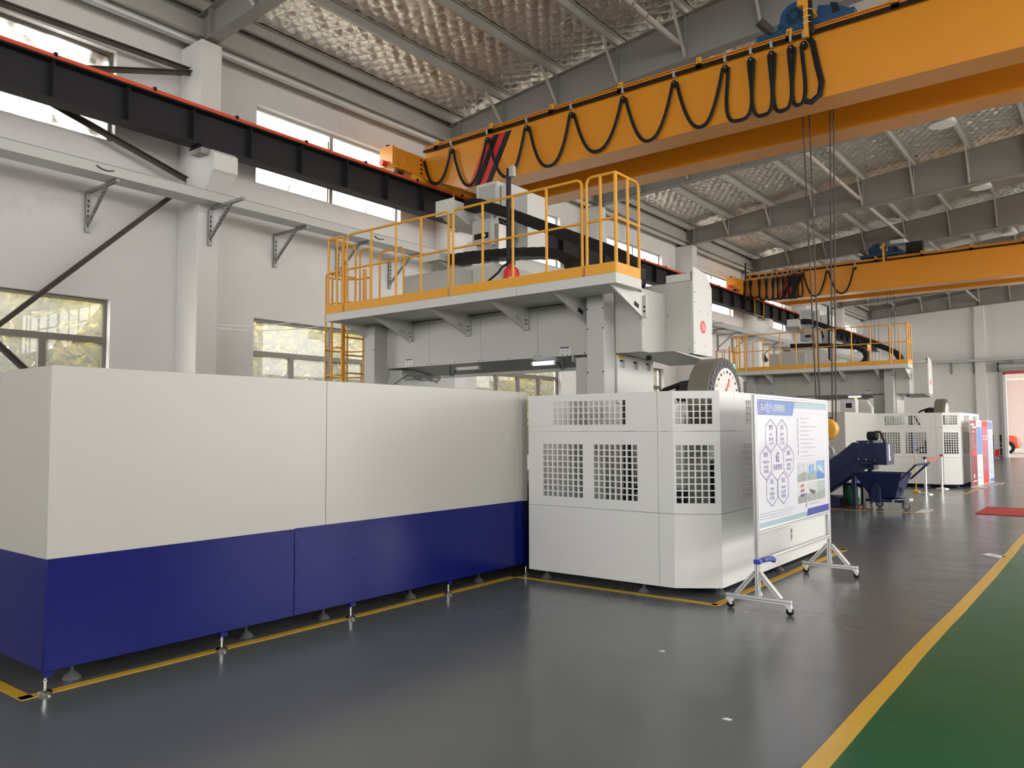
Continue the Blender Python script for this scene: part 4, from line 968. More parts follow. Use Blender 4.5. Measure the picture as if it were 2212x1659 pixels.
# fire extinguisher on the platform
t = thing('fire_extinguisher', 'red fire extinguisher standing on the near platform behind the rail', 'fire extinguisher', (-5.78, 7.38, 3.24))
build('cylinder', MB().lathe([(0.085, 0), (0.098, 0.01), (0.098, 0.24), (0.085, 0.29), (0.04, 0.33), (0.035, 0.35)], (-5.78, 7.38, 3.242), 'z', 24), 'red', t)
v = build('valve', MB().box(-5.82, -5.74, 7.35, 7.41, 3.585, 3.66), 'blackp', t)
build('handle', MB().bar((-5.80, 7.38, 3.66), (-5.66, 7.38, 3.70), 0.02, 0.012), 'blackp', v)
build('hose', MB().tube([(-5.82, 7.38, 3.62), (-5.89, 7.34, 3.57), (-5.92, 7.30, 3.50), (-6.12, 7.26, 3.36)], 0.014, 8), 'black', t)
build('label', MB().box(-5.735, -5.70, 7.275, 7.285, 3.33, 3.42), 'white', t)
# two cords strung from the pillar to the platform corner
for z0, z1, l in ((4.13, 3.22, 'upper thin pale cord strung from the nearest pillar to the platform corner'), (3.97, 3.10, 'lower thin pale cord strung from the nearest pillar to the platform corner')):
    a, b = Vector((-11.37, 6.85, z0 - 0.9)), Vector((-8.87, 7.06, z1 - 0.02))
    a.z = {4.13: 3.29, 3.97: 3.24}[z0]
    pts = [a.lerp(b, i / 10) + Vector((0, 0, -0.06 * 4 * (i / 10) * (1 - i / 10))) for i in range(11)]
    tag(build('cord', MB().tube(pts, 0.006, 6), 'white', org=tuple(a)), l, 'cord')
# ------------------------------------------------------------------ overhead cranes
def sag(x0, z0, x1, z1, zb, y, n=22):
    """cable hanging between two clamps; tight ones bulge into a loop"""
    w = x1 - x0; depth = (z0 + z1) / 2 - zb; pts = []; mid = (x0 + x1) / 2
    for i in range(n + 1):
        s = i / n; c = math.cos(PI * s)
        if w > 0.62:
            x = x0 + w * s; z = z0 + (z1 - z0) * s - depth * (1 - abs(2 * s - 1) ** 2.3)
        else:
            g = 1 if c >= 0 else -1
            x = mid - (w / 2) * g * abs(c) ** 0.45 - 0.05 * math.sin(2 * PI * s) * (1.0 if w < 0.35 else 0.8)
            z = z0 + (z1 - z0) * s - depth * math.sin(PI * s) ** 0.75
        pts.append((x, y + 0.012 * math.sin(7 * s + x0 * 5), z))
    return pts
def make_crane(label, yw, hang, zb, stripe_x, cable_r, start):
    t = thing('bridge_crane', label, 'crane', (0, yw + 0.9, 6.3), 'yellow bridge cranes')
    zt, z0 = 7.30, 6.262
    for k, y in enumerate((yw, yw + 1.42)):
        g = build('girder', MB().prism([(-10.98, zt), (-10.98, 6.66), (-9.93, z0), (10.6, z0), (11.6, 6.66), (11.6, zt)], 'y', y, y + 0.46), 'crane', t, bevel=0.006)
        build('bottom_plate', MB().prism([(-9.93, z0 - 0.014), (10.6, z0 - 0.014), (10.6, z0), (-9.93, z0)], 'y', y - 0.015, y + 0.49), 'crane', g)
        build('top_plate', MB().box(-10.98, 11.6, y - 0.04, y + 0.50, zt, zt + 0.014), 'crane', g)
        build('trolley_rail', MB().box(-10.6, 11.2, y + 0.20, y + 0.26, zt + 0.014, zt + 0.06), 'rust', g)
        for x in (-5.55, 0.9): build('weld_seam', MB().box(x - 0.004, x + 0.004, y - 0.0155, y + 0.49, z0 - 0.0165, z0 - 0.014), 'rail', g)
        if k == 0:
            for i, m in enumerate(('red', 'steel_dark', 'red', 'steel_dark')):
                a = stripe_x + 0.148 * i
                build('warning_stripe', MB().prism([(a, zt - 0.15), (a + 0.148, zt - 0.15), (a - 0.332, z0 + 0.004), (a - 0.48, z0 + 0.004)], 'y', y - 0.0015, y), m, g)
    # festoon rail on brackets
    zr = 7.205; yr = yw - 0.07
    r = build('festoon_rail', MB().box(-10.95, 11.0, yr - 0.02, yr + 0.02, zr - 0.025, zr + 0.025), 'black', t)
    for i in range(16):
        x = -10.6 + i * 1.40
        b = build('rail_bracket', MB().slab(x - 0.05, x + 0.03, zr - 0.01, zr + 0.17, [(x - 0.03, x - 0.01, zr + 0.06, zr + 0.14)], 0.02, lambda u, v, w: (u, yw - 0.03 - w, v)), 'rail', r)
        build('bracket_foot', MB().box(x - 0.05, x + 0.045, yw - 0.09, yw - 0.055, zr - 0.03, zr + 0.05), 'black', b)
    # end carriage on the runway
    ex = -11.17
    c = build('end_carriage', MB().box(ex - 0.17, ex + 0.19, yw - 0.85, yw + 2.75, 6.70, 7.10), 'crane', t, bevel=0.008)
    build('end_cap', MB().box(ex - 0.17, ex + 0.19, yw - 0.90, yw - 0.85, 6.73, 7.12), 'crane', c)
    build('buffer', MB().cyl((ex, yw - 1.02, 6.78), (ex, yw - 0.90, 6.78), 0.06, 14), 'red', c)
    build('lift_eye', MB().box(ex - 0.03, ex + 0.03, yw - 0.87, yw - 0.80, 7.12, 7.17), 'black', c)
    for y in (yw - 0.55, yw + 2.4): build('wheel', MB().cyl((ex - 0.06, y, 6.715), (ex + 0.06, y, 6.715), 0.085, 20), 'black', c)
    build('rail_sweep', MB().box(ex + 0.10, ex + 0.16, yw - 0.3, yw + 2.2, 6.60, 6.70), 'rail', c)
    build('hub_ring', MB().lathe([(0.07, 0), (0.06, 0.006)], (ex + 0.19, yw - 0.55, 6.9), 'x', 20), 'crane', c)
    for i in range(4): build('flange_bolt', MB().lathe([(0.022, 0), (0.022, 0.02)], (ex + 0.19, yw - 0.12, 6.75 + 0.09 * i), 'x', 8), 'black', c)
    build('end_carriage', MB().box(11.2, 11.56, yw - 0.85, yw + 2.75, 6.70, 7.10), 'crane', t)
    build('collector_frame', MB().tube([(-10.93, yw + 0.8, 6.7), (-10.93, yw + 0.8, 5.92), (-10.93, yw + 1.75, 5.92), (-10.93, yw + 1.75, 6.7)], 0.022, 4), 'rail', t)
    # festoon clamps and cable loops
    zc = zr - 0.12
    prev = start
    hm = None
    for i, x in enumerate(hang):
        h = build('cable_trolley', MB().box(x - 0.018, x + 0.018, yr - 0.035, yr + 0.035, zr - 0.05, zr + 0.05), 'galv', t)
        build('clamp', MB().lathe([(0.05, -0.03), (0.05, 0.03)], (x, yr, zc - 0.03), 'y', 14), 'black', h)
        build('clamp_bolt', MB().lathe([(0.011, -0.038), (0.011, -0.030)], (x, yr, zc - 0.02), 'y', 8), 'alu', h)
        pts = sag(prev[0] + (0.04 if i else 0), prev[1], x - 0.04, zc - 0.02, zb[i], yr)
        build('cable_loop', MB().tube(pts, cable_r, 8, flat=0.03, up=(0, 1, 0)), 'black', t)
        prev = (x, zc - 0.02)
    return t, yr, zc
HX = [-10.19, -9.27, -8.34, -7.37, -6.345, -5.415, -4.57, -4.17, -3.86, -3.58, -3.40]
ZB = [6.48, 6.28, 6.26, 6.25, 6.29, 6.245, 6.26, 6.20, 6.19, 6.18, 6.20]
cr1, yr1, zc1 = make_crane('near yellow double girder bridge crane with wide black festoon cable loops', 11.2, HX, ZB, -9.335, 0.016, (-10.95, 7.02))
build('cable_loop', MB().tube([(-3.34, yr1, 7.16), (-3.28, yr1, 7.05), (-3.22, yr1, 6.7), (-3.17, yr1, 6.45), (-3.20, yr1, 6.28), (-3.32, yr1, 6.20), (-3.42, yr1, 6.25)], 0.02, 8, flat=0.045, up=(0, 1, 0)), 'black', cr1)
HX2 = [-10.74, -10.41, -10.15, -9.91, -9.73, -9.54, -9.35, -9.20, -9.11, -9.02, -8.85, -7.98, -7.07]
ZB2 = [6.35, 6.42, 6.30, 6.28, 6.27, 6.26, 6.27, 6.25, 6.24, 6.25, 6.28, 6.24, 6.24]
cr2, yr2, zc2 = make_crane('far yellow double girder bridge crane with cables bunched near the left wall', 28.15, HX2, ZB2, -9.35, 0.012, (-10.95, 7.0))
build('drop_cable', MB().tube([(-10.9, yr2 - 0.03, 7.75), (-10.92, yr2 - 0.03, 7.1), (-10.95, yr2 - 0.02, 6.4), (-10.90, yr2 - 0.02, 5.95), (-10.6, yr2 - 0.02, 5.86)], 0.03, 8), 'black', cr2)

def make_hoist(label, x, yw, hook):
    """trolley with blue motors on the girders; rope falls and hook block hang from it"""
    t = thing('crane_hoist', label, 'hoist', (x, yw + 0.95, 7.36), 'hoists on the cranes')
    z = 7.362
    build('trolley_frame', MB().box(x - 0.65, x + 0.75, yw + 0.10, yw + 1.80, z + 0.03, z + 0.12), 'motor', t, bevel=0.01)
    for dx in (-0.5, 0.6):
        for dy in (0.23, 1.65): build('wheel', MB().cyl((x + dx, yw + dy - 0.04, z + 0.075), (x + dx, yw + dy + 0.04, z + 0.075), 0.075, 18), 'motor', t)
    build('rope_drum', MB().cyl((x - 0.3, yw + 0.5, z + 0.32), (x - 0.3, yw + 1.5, z + 0.32), 0.17, 24), 'motor', t)
    m = build('lift_motor', MB().lathe([(0.20, 0.0), (0.215, 0.02), (0.215, 0.30), (0.17, 0.34), (0.17, 0.5)], (x - 0.1, yw + 0.16, z + 0.29), 'y', 32), 'motor', t)
    for i in range(16):
        a = 2 * PI * i / 16
        build('vent_slot', MB().bar((x - 0.1 + math.cos(a) * 0.06, yw + 0.158, z + 0.29 + math.sin(a) * 0.06), (x - 0.1 + math.cos(a) * 0.13, yw + 0.158, z + 0.29 + math.sin(a) * 0.13), 0.016, 0.006, (0, 1, 0)), 'dark', m)
    build('motor_hub', MB().lathe([(0.045, 0), (0.04, -0.008)], (x - 0.1, yw + 0.16, z + 0.29), 'y', 20), 'motor', m)
    build('gearbox', MB().prism([(x + 0.20, z + 0.10), (x + 0.62, z + 0.10), (x + 0.66, z + 0.18), (x + 0.45, z + 0.30), (x + 0.22, z + 0.36)], 'y', yw + 0.2, yw + 0.6), 'motor', t, bevel=0.015)
    build('gearbox_band', MB().prism([(x + 0.44, z + 0.10), (x + 0.54, z + 0.10), (x + 0.50, z + 0.30), (x + 0.40, z + 0.34)], 'y', yw + 0.19, yw + 0.61), 'steel_dark', t)
    build('bumper_channel', MB().bar((x - 0.42, yw + 0.12, z + 0.12), (x - 0.56, yw - 0.02, z + 0.28), 0.10, 0.10), 'rust', t)
    p = build('festoon_post', MB().box(x + 0.13, x + 0.19, yw - 0.16, yw - 0.10, z - 0.24, z + 0.40), 'rail', t)
    build('post_arm', MB().bar((x + 0.16, yw - 0.10, z + 0.30), (x + 0.22, yw + 0.5, z + 0.10), 0.05, 0.05), 'rail', p)
    build('junction_box', MB().box(x + 0.06, x + 0.13, yw - 0.20, yw - 0.08, z + 0.22, z + 0.31), 'rail', p)
    for dz in (0.16, 0.06, -0.03): build('tie_wire', MB().tube([(x + 0.12, yw - 0.165, z + dz), (x + 0.20, yw - 0.165, z + dz), (x + 0.24, yw - 0.13, z + dz - 0.01)], 0.005, 6), 'white', p)
    build('post_cable', MB().tube([(x + 0.21, yw - 0.1, z + 0.30), (x + 0.215, yw - 0.12, z + 0.1), (x + 0.23, yw - 0.12, z - 0.08), (x + 0.24, yw - 0.11, z - 0.2)], 0.03, 8), 'blackp', p)
    if hook:
        hx, hy, hz = -3.53, yw + 0.95, 1.59
        for dx0, dx1 in ((-3.78, -3.66), (-3.67, -3.61), (-3.33, -3.44), (-3.275, -3.39)):
            build('wire_rope', MB().cyl((dx0, hy, z + 0.2), (dx1, hy, hz + 0.10), 0.011, 8), 'rust', t)
        b = build('hook_block', MB().lathe([(0.06, -0.10), (0.155, -0.085), (0.168, -0.05), (0.168, 0.05), (0.155, 0.085), (0.06, 0.10)], (hx, hy, hz), 'y', 36), 'rail', t, 'yellow round hook block')
        build('sheave_slot', MB().box(hx - 0.08, hx + 0.08, hy - 0.04, hy + 0.04, hz + 0.12, hz + 0.172), 'dark', b)
        build('axle_cap', MB().lathe([(0.04, 0), (0.035, -0.02)], (hx, hy - 0.10, hz), 'y', 18), 'black', b)
        build('shank', MB().cyl((hx, hy, hz - 0.15), (hx, hy, hz - 0.27), 0.03, 12), 'galvd', b)
        hp_ = [(hx + 0.085 * math.sin(a), hy, hz - 0.35 + 0.085 * math.cos(a)) for a in [0.2 + 4.4 * i / 16 for i in range(17)]]
        h = build('hook', MB().tube([(hx, hy, hz - 0.25)] + hp_, [0.03] * 10 + [0.029, 0.027, 0.025, 0.022, 0.018, 0.014, 0.011, 0.008], 10, up=(0, 1, 0)), 'galvd', t, 'grey steel hook')
        build('safety_latch', MB().bar((hx, hy, hz - 0.28), (hx - 0.08, hy, hz - 0.36), 0.014, 0.008), 'chrome', h)
    else:
        for dx in (-0.55, -0.45, -0.32, 0.0, 0.1, 0.2): build('wire_rope', MB().cyl((x + dx, yw + 0.95, z + 0.2), (x + dx, yw + 0.95, 3.3 if abs(dx) > 0.25 else 3.5), 0.0065, 6), 'rust', t)
        build('hook_block', MB().lathe([(0.08, -0.11), (0.22, -0.09), (0.22, 0.09), (0.08, 0.11)], (x - 0.2, yw + 0.95, 3.15), 'y', 28), 'rail', t)
        build('control_box', MB().box(x + 0.75, x + 1.25, yw + 0.3, yw + 0.6, z + 0.06, z + 0.42), 'steel_dark', t); build('rain_cover', MB().box(x + 0.25, x + 0.75, yw + 0.3, yw + 0.9, z + 0.43, z + 0.58), 'greylight', t, bevel=0.04)
    return t
make_hoist('blue motor hoist on the near crane with four long ropes and a yellow hook block', -3.50, 11.2, True)
make_hoist('blue motor hoist on the far crane with a grey control box', -6.30, 28.15, False)

# ------------------------------------------------------------------ notice board
def make_board():
    t = thing('notice_board', 'white 6S notice board in a wheeled aluminium frame in front of the vented guard', 'notice board', (-2.6, 7.85, 0))
    X = -2.60; ya, yb = 6.82, 8.93
    def profile(name, p0, p1, par=t, s=0.04):
        o = build(name, MB().bar(p0, p1, s, s), 'alu', par, bevel=0.003)
        a, b = Vector(p0), Vector(p1); d = (b - a).normalized()
        if abs(d.z) > 0.9: offs = ((s / 2, 0, 0), (0, -s / 2, 0))
        elif abs(d.y) > 0.5: offs = ((s / 2, 0, 0), (0, 0, s / 2))
        else: offs = ((0, -s / 2, 0), (0, 0, s / 2)) if abs(d.x) > 0.95 else ((0, -s / 2, 0),)
        for f in offs:
            f = Vector(f); build('slot', MB().bar(a + f, b + f, 0.009, 0.004, f.normalized()) if abs(d.dot(Vector((0, 0, 1)))) < 0.9 else MB().box(a.x + f.x - (0.001 if f.x else 0.0045), a.x + f.x + (0.0012 if f.x else 0.0045), a.y + f.y - (0.0012 if f.y else 0.0045), a.y + f.y + (0.001 if f.y else 0.0045), a.z, b.z), 'galvd', o)
        return o
    posts = [profile('post', (X, y, 0.125), (X, y, 1.90)) for y in (ya, yb)]
    for z in (1.882, 0.69, 0.425): profile('cross_rail', (X, ya + 0.02, z), (X, yb - 0.02, z))
    for y in (ya + 0.05, yb - 0.05):
        profile('upright', (X, yb - 0.04, 0.445), (X, yb - 0.04, 0.67)) if y > 8 else None
    for y in (ya, yb):
        profile('foot_bar', (X - 0.29, y, 0.105), (X + 0.29, y, 0.105))
        for s in (-1, 1):
            profile('diagonal', (X + s * 0.20, y, 0.125), (X + s * 0.022, y, 0.33))
            c = build('caster_plate', MB().box(X + s * 0.265 - 0.025, X + s * 0.265 + 0.025, y - 0.025, y + 0.025, 0.079, 0.085), 'white', t)
            build('caster_fork', MB().prism([(X + s * 0.265 - 0.02, 0.079), (X + s * 0.265 + 0.025, 0.079), (X + s * 0.265 + 0.035, 0.035), (X + s * 0.265 + 0.012, 0.03)], 'y', y - 0.02, y + 0.02), 'white', c)
            build('caster_wheel', MB().lathe([(0.02, -0.016), (0.032, -0.013), (0.032, 0.013), (0.02, 0.016)], (X + s * 0.265 + 0.012, y, 0.0325), 'y', 20), 'black', c)
        build('corner_bracket', MB().prism([(y + 0.022, 0.126), (y + 0.08, 0.126), (y + 0.022, 0.19)], 'x', X - 0.012, X + 0.012), 'alu', t)
    # printed panel
    xp = X + 0.012; y0, y1, z0, z1 = ya + 0.02, yb - 0.02, 0.71, 1.862
    pn = build('panel', MB().box(X - 0.006, xp, y0, y1, z0, z1), 'paper', t)
    pn['label'] = 'printed 6S management sheet'
    xk = xp + 0.0012
    # horizontal image fractions measured in the photograph -> metres along the board
    def flat(name, poly, m, dx=0.0): return build(name, MB().prism(poly, 'x', xp, xk + dx), m, pn, smooth=False)
    flat('title_banner', [(y0, 1.722), (7.80, 1.722), (7.874, z1), (y0, z1)], 'pblue')
    flat('title_splash', [(y0, 1.724), (7.06, 1.724), (7.08, 1.76), (7.05, 1.80), (7.09, 1.835), (7.0, 1.845), (6.93, 1.85), (y0, 1.838)], 'pdeep', 0.0005)
    flat('header_band', [(7.845, 1.798), (y1, 1.798), (y1, z1), (7.878, z1)], 'ppale')
    flat('footer_band', [(y0, z0), (8.16, z0), (8.18, 0.757), (y0, 0.757)], 'ppale'); flat('footer_block', [(8.165, z0), (y1, z0), (y1, 0.78), (8.205, 0.78)], 'pdeep')
    xt = xk + 0.0018
    Rr, U = (0, 1, 0), (0, 0, 1)
    text('title', '车间生产6S管理看板', 'white', pn, 0.083, (xt, 7.26, 1.785), Rr, U, squeeze=0.86)
    def ln(name, pts, w=0.006, m='ink', closed=True):
        mb = MB(); n = len(pts)
        P = [Vector((0, p[0], p[1])) for p in pts]
        area = sum(P[i].y * P[(i + 1) % n].z - P[(i + 1) % n].y * P[i].z for i in range(n))
        inn = []
        for i in range(n):
            a, b, c = P[i - 1], P[i], P[(i + 1) % n]
            d1, d2 = (b - a).normalized(), (c - b).normalized(); s = 1 if area > 0 else -1
            n1, n2 = Vector((0, -d1.z, d1.y)) * s, Vector((0, -d2.z, d2.y)) * s
            k = (n1 + n2).normalized(); inn.append(b + k * w / max(0.4, k.dot(n1)))
        mb.v = [(xk + 0.0006, p.y, p.z) for p in P] + [(xk + 0.0006, p.y, p.z) for p in inn]
        mb.f = [[i, (i + 1) % n, n + (i + 1) % n, n + i] for i in range(n)]
        o = build(name, mb, m, pn, smooth=False)
        return o
    def hexa(cy, cz, a, b, c, d):
        hw = 0.145
        ln('hexagon', [(cy, cz + 0.155), (cy + hw, cz + 0.08), (cy + hw, cz - 0.08), (cy, cz - 0.155), (cy - hw, cz - 0.08), (cy - hw, cz + 0.08)])
        text('heading', a, 'ink', pn, 0.05, (xt, cy, cz + 0.072), Rr, U); text('heading', b, 'ink', pn, 0.034, (xt, cy, cz + 0.008), Rr, U, squeeze=0.8)
        text('heading', c + '\n' + d, 'ink', pn, 0.034, (xt, cy, cz - 0.058), Rr, U, squeeze=0.85)
    hexa(7.19, 1.535, '整理', 'SORT', '要与不要', '一留一弃'); hexa(7.49, 1.535, '安全', 'SAFETY', '安全操作', '以人为本')
    hexa(7.045, 1.285, '整顿', 'STRAIGHTEN', '科学布局', '取用快捷'); hexa(7.655, 1.285, '素养', 'STANDARDIZE', '形成制度', '养成习惯')
    hexa(7.19, 1.035, '清扫', 'SWEEP', '清除垃圾', '美化环境'); hexa(7.49, 1.035, '清洁', 'SANITIZE', '清洁环境', '贯彻到底')
    text('heading', '6S', 'ink', pn, 0.13, (xt, 7.35, 1.325), Rr, U, squeeze=0.7); text('heading', '标准管理', 'ink', pn, 0.058, (xt, 7.35, 1.235), Rr, U, squeeze=1.0)
    ln('text_frame', [(7.90, 1.30), (7.93, 1.283), (8.74, 1.283), (8.77, 1.30), (8.77, 1.735), (8.74, 1.753), (7.93, 1.753), (7.90, 1.735)], 0.0035, 'inkgrey')
    rn = random.Random(5)
    def row(ya_, yb_, z, h, m='inkgrey', vertical=False):
        # a line of print too small to read: one dash per word
        y = ya_
        while y < yb_ - 0.01:
            w = min(rn.uniform(0.03, 0.09), yb_ - y)
            flat('text_line', [(y, z), (y + w, z), (y + w, z + h), (y, z + h)] if not vertical else [(z, y), (z + h, y), (z + h, y + w), (z, y + w)], m, -0.0004)
            y += w + 0.012
    for i, L in enumerate((0.30, 0.22, 0.52, 0.36, 0.28, 0.46, 0.42, 0.50, 0.20, 0.44)): row(8.03, 8.03 + L, 1.695 - i * 0.0425, 0.011)
    row(1.33, 1.70, 7.945, 0.013, vertical=True, m='ink')
    for i, L in enumerate((0.95, 0.93, 0.86)): row(6.87, 6.87 + L, 0.83 - i * 0.024, 0.009)
    row(8.26, 8.63, 0.81, 0.02); flat('arrow_mark', [(8.13, 0.82), (8.18, 0.85), (8.165, 0.82), (8.175, 0.79)], 'ink')
    pc = [('print_floor_shop', 'print_red'), ]
    cols = [((0.32, 0.40, 0.40), (0.62, 0.66, 0.68), (0.6, 0.25, 0.2)), ((0.35, 0.42, 0.40), (0.62, 0.66, 0.72), (0.10, 0.35, 0.75)), ((0.10, 0.25, 0.62), (0.25, 0.45, 0.75), (0.55, 0.65, 0.78)),
            ((0.35, 0.36, 0.36), (0.72, 0.73, 0.76), (0.55, 0.12, 0.12)), ((0.42, 0.42, 0.42), (0.66, 0.67, 0.68), (0.10, 0.10, 0.10)), ((0.36, 0.44, 0.43), (0.50, 0.56, 0.57), (0.60, 0.60, 0.30))]
    for i in range(6):
        a, b = i % 3, i // 3
        ya_ = 7.905 + a * 0.302; zb_ = 1.062 - b * 0.212
        lo, hi, ac = cols[i]
        ms = [mat('photo_print', c, 0.15, var=0.35, vscale=14) for c in (lo, hi, ac)]
        flat('photo_print', [(ya_, zb_), (ya_ + 0.288, zb_), (ya_ + 0.288, zb_ + 0.10), (ya_, zb_ + 0.075)], ms[0], -0.0003)
        flat('photo_print', [(ya_, zb_ + 0.075), (ya_ + 0.288, zb_ + 0.10), (ya_ + 0.288, zb_ + 0.196), (ya_, zb_ + 0.196)], ms[1], -0.0003)
        if i == 0: flat('photo_detail', [(ya_ + 0.02, zb_ + 0.01), (ya_ + 0.05, zb_ + 0.005), (ya_ + 0.27, zb_ + 0.07), (ya_ + 0.26, zb_ + 0.085)], ms[2])
        elif i == 1:
            for q in (0.06, 0.15): flat('photo_detail', [(ya_ + q, zb_ + 0.08), (ya_ + q + 0.06, zb_ + 0.07), (ya_ + q + 0.07, zb_ + 0.16), (ya_ + q + 0.01, zb_ + 0.165)], ms[2])
        elif i == 2: flat('photo_detail', [(ya_ + 0.03, zb_ + 0.12), (ya_ + 0.08, zb_ + 0.16), (ya_ + 0.27, zb_ + 0.08), (ya_ + 0.25, zb_ + 0.05)], ms[2])
        elif i == 3:
            for q in (0.155, 0.105, 0.06): flat('photo_detail', [(ya_ + 0.09, zb_ + q), (ya_ + 0.2, zb_ + q + 0.006), (ya_ + 0.2, zb_ + q + 0.034), (ya_ + 0.09, zb_ + q + 0.028)], ms[2] if q > 0.08 else M['pdeep'])
        elif i == 4: flat('photo_detail', [(ya_ + 0.05, zb_ + 0.13), (ya_ + 0.25, zb_ + 0.10), (ya_ + 0.22, zb_ + 0.06), (ya_ + 0.10, zb_ + 0.09)], ms[2])
        else: flat('photo_detail', [(ya_ + 0.02, zb_ + 0.005), (ya_ + 0.28, zb_ + 0.012), (ya_ + 0.28, zb_ + 0.02), (ya_ + 0.02, zb_ + 0.012)], ms[2])
    return t
make_board()
t = thing('tool_pouch', 'small blue pouch with dangling strings on the lower rail of the notice board', 'pouch', (-2.58, 6.98, 0.44))
build('bag', MB().prism([(6.83, 0.425), (7.02, 0.41), (7.10, 0.385), (7.13, 0.415), (7.06, 0.455), (6.95, 0.462), (6.83, 0.46)], 'x', -2.572, -2.535), 'pdeep', t, bevel=0.012)
build('bag_end', MB().prism([(6.72, 0.42), (6.80, 0.42), (6.80, 0.465), (6.72, 0.46)], 'x', -2.60, -2.54), 'pdeep', t, bevel=0.01)
build('string', MB().tube([(-2.57, 6.74, 0.43), (-2.57, 6.735, 0.35), (-2.575, 6.755, 0.28), (-2.57, 6.75, 0.20)], 0.003, 6), 'white', t)
build('string', MB().tube([(-2.575, 6.76, 0.43), (-2.575, 6.765, 0.33), (-2.575, 6.75, 0.26), (-2.57, 6.77, 0.19)], 0.003, 6), 'white', t)

# ------------------------------------------------------------------ chip conveyor and chip cart
t = thing('chip_conveyor', 'dark blue rising chip conveyor with a motor on its head, right behind the notice board', 'conveyor', (-4.6, 17.2, 0))
ya, yb = 16.72, 17.30
build('trough', MB().prism([(-6.2, 0.12), (-5.45, 0.12), (-5.05, 0.16), (-4.05, 0.90), (-4.05, 1.31), (-4.36, 1.31), (-4.70, 1.02), (-5.3, 1.02), (-6.2, 1.02)], 'y', ya, yb), 'navy', t, bevel=0.01)
build('side_lip', MB().bar((-5.35, ya - 0.012, 0.30), (-4.15, ya - 0.012, 1.07), 0.02, 0.03), 'navy', t)
h = build('discharge_head', MB().box(-4.22, -3.72, ya - 0.02, yb + 0.02, 0.87, 1.30), 'navy', t, bevel=0.008)
build('head_cover', MB().box(-4.27, -3.97, ya - 0.045, yb + 0.03, 0.94, 1.345), 'navy', t, bevel=0.006)
build('cover_flange', MB().box(-3.985, -3.955, ya - 0.06, yb + 0.04, 0.86, 1.35), 'navy', t)
for x, z in ((-4.24, 1.31), (-4.05, 1.31), (-4.24, 0.98), (-4.1, 0.98)): build('bolt', MB().lathe([(0.014, 0), (0.014, -0.01)], (x, ya - 0.045, z), 'y', 8), 'alu', h)
build('bearing', MB().lathe([(0.05, 0), (0.05, -0.03), (0.02, -0.05)], (-3.95, ya - 0.06, 0.95), 'y', 14), 'steel_dark', h)
build('label_strip', MB().box(-3.72, -3.717, ya + 0.15, ya + 0.23, 0.95, 1.28), 'white', h); build('label_strip', MB().box(-3.72, -3.716, ya + 0.25, ya + 0.30, 0.95, 1.03), 'galv', h)
m = build('drive_motor', MB().lathe([(0.05, 0), (0.085, 0.015), (0.09, 0.05), (0.09, 0.19), (0.07, 0.21), (0.04, 0.22)], (-4.15, ya + 0.3, 1.44), 'x', 24), 'steel_dark', t)
build('motor_foot', MB().box(-4.1, -3.98, ya + 0.24, ya + 0.36, 1.345, 1.37), 'steel_dark', m)
build('motor_cable', MB().tube([(-4.0, ya + 0.3, 1.52), (-3.90, ya + 0.3, 1.52), (-3.86, ya + 0.3, 1.42), (-3.82, ya + 0.3, 1.31)], 0.025, 8), 'blackp', m)
build('support_leg', MB().box(-4.40, -4.33, ya + 0.02, ya + 0.09, 0.0, 0.72), 'navy', t); build('support_leg', MB().box(-4.20, -4.13, yb - 0.1, yb - 0.02, 0.0, 0.90), 'navy', t)
build('chute', MB().box(-4.12, -3.99, ya + 0.1, yb - 0.1, 0.76, 0.87), 'navy', t)
build('base_frame', MB().box(-5.3, -4.62, ya - 0.05, yb, 0.02, 0.20), 'navy', t)
c = build('caster_mount', MB().box(-4.62, -4.52, ya, ya + 0.1, 0.16, 0.20), 'blackp', t); build('caster_wheel', MB().lathe([(0.03, -0.02), (0.07, -0.018), (0.07, 0.018), (0.03, 0.02)], (-4.57, ya + 0.05, 0.075), 'y', 18), 'black', c)

t = thing('chip_cart', 'dark blue tipping chip cart on three visible casters under the conveyor head', 'cart', (-3.8, 16.6, 0))
def hopper():
    mb = MB(); y0, y1, g = 16.32, 16.98, 0.015
    top = [(-4.27, y0), (-3.39, y0), (-3.33, y1), (-4.22, y1)]; bot = [(-3.97, y0 + 0.10), (-3.53, y0 + 0.10), (-3.50, y1 - 0.10), (-3.94, y1 - 0.10)]
    def ring(pts, z): b = len(mb.v); mb.v.extend([(p[0], p[1], z) for p in pts]); return b
    def inset(pts, k): c = Vector((sum(p[0] for p in pts) / 4, sum(p[1] for p in pts) / 4)); return [tuple(Vector(p) + (c - Vector(p)).normalized() * k) for p in pts]
    A = ring(bot, 0.265); B = ring(top, 0.73); Cc = ring(inset(top, 0.025), 0.73); D = ring(inset(bot, 0.02), 0.285)
    for P, Q in ((A, B), (B, Cc), (Cc, D)):
        for k in range(4): mb.f.append([P + k, P + (k + 1) % 4, Q + (k + 1) % 4, Q + k])
    mb.f += [[A, A + 1, A + 2, A + 3], [D, D + 1, D + 2, D + 3]]
    return mb
h = build('hopper', hopper(), 'navy', t)
build('hopper_latch', MB().slab(16.46, 16.56, 0.36, 0.46, [(16.475, 16.545, 0.375, 0.445)], 0.02, lambda u, v, w: (-3.455 + (v - 0.4) * 0.25 + w, u, v)), 'navy', h)
build('chassis', MB().slab(-4.05, -3.36, 16.35, 17.0, [(-3.98, -3.43, 16.42, 16.93)], 0.05, lambda u, v, w: (u, v, 0.175 + w)), 'navy', t)
build('bumper', MB().bar((-3.56, 16.33, 0.20), (-3.33, 16.93, 0.20), 0.03, 0.055), 'galv', t)
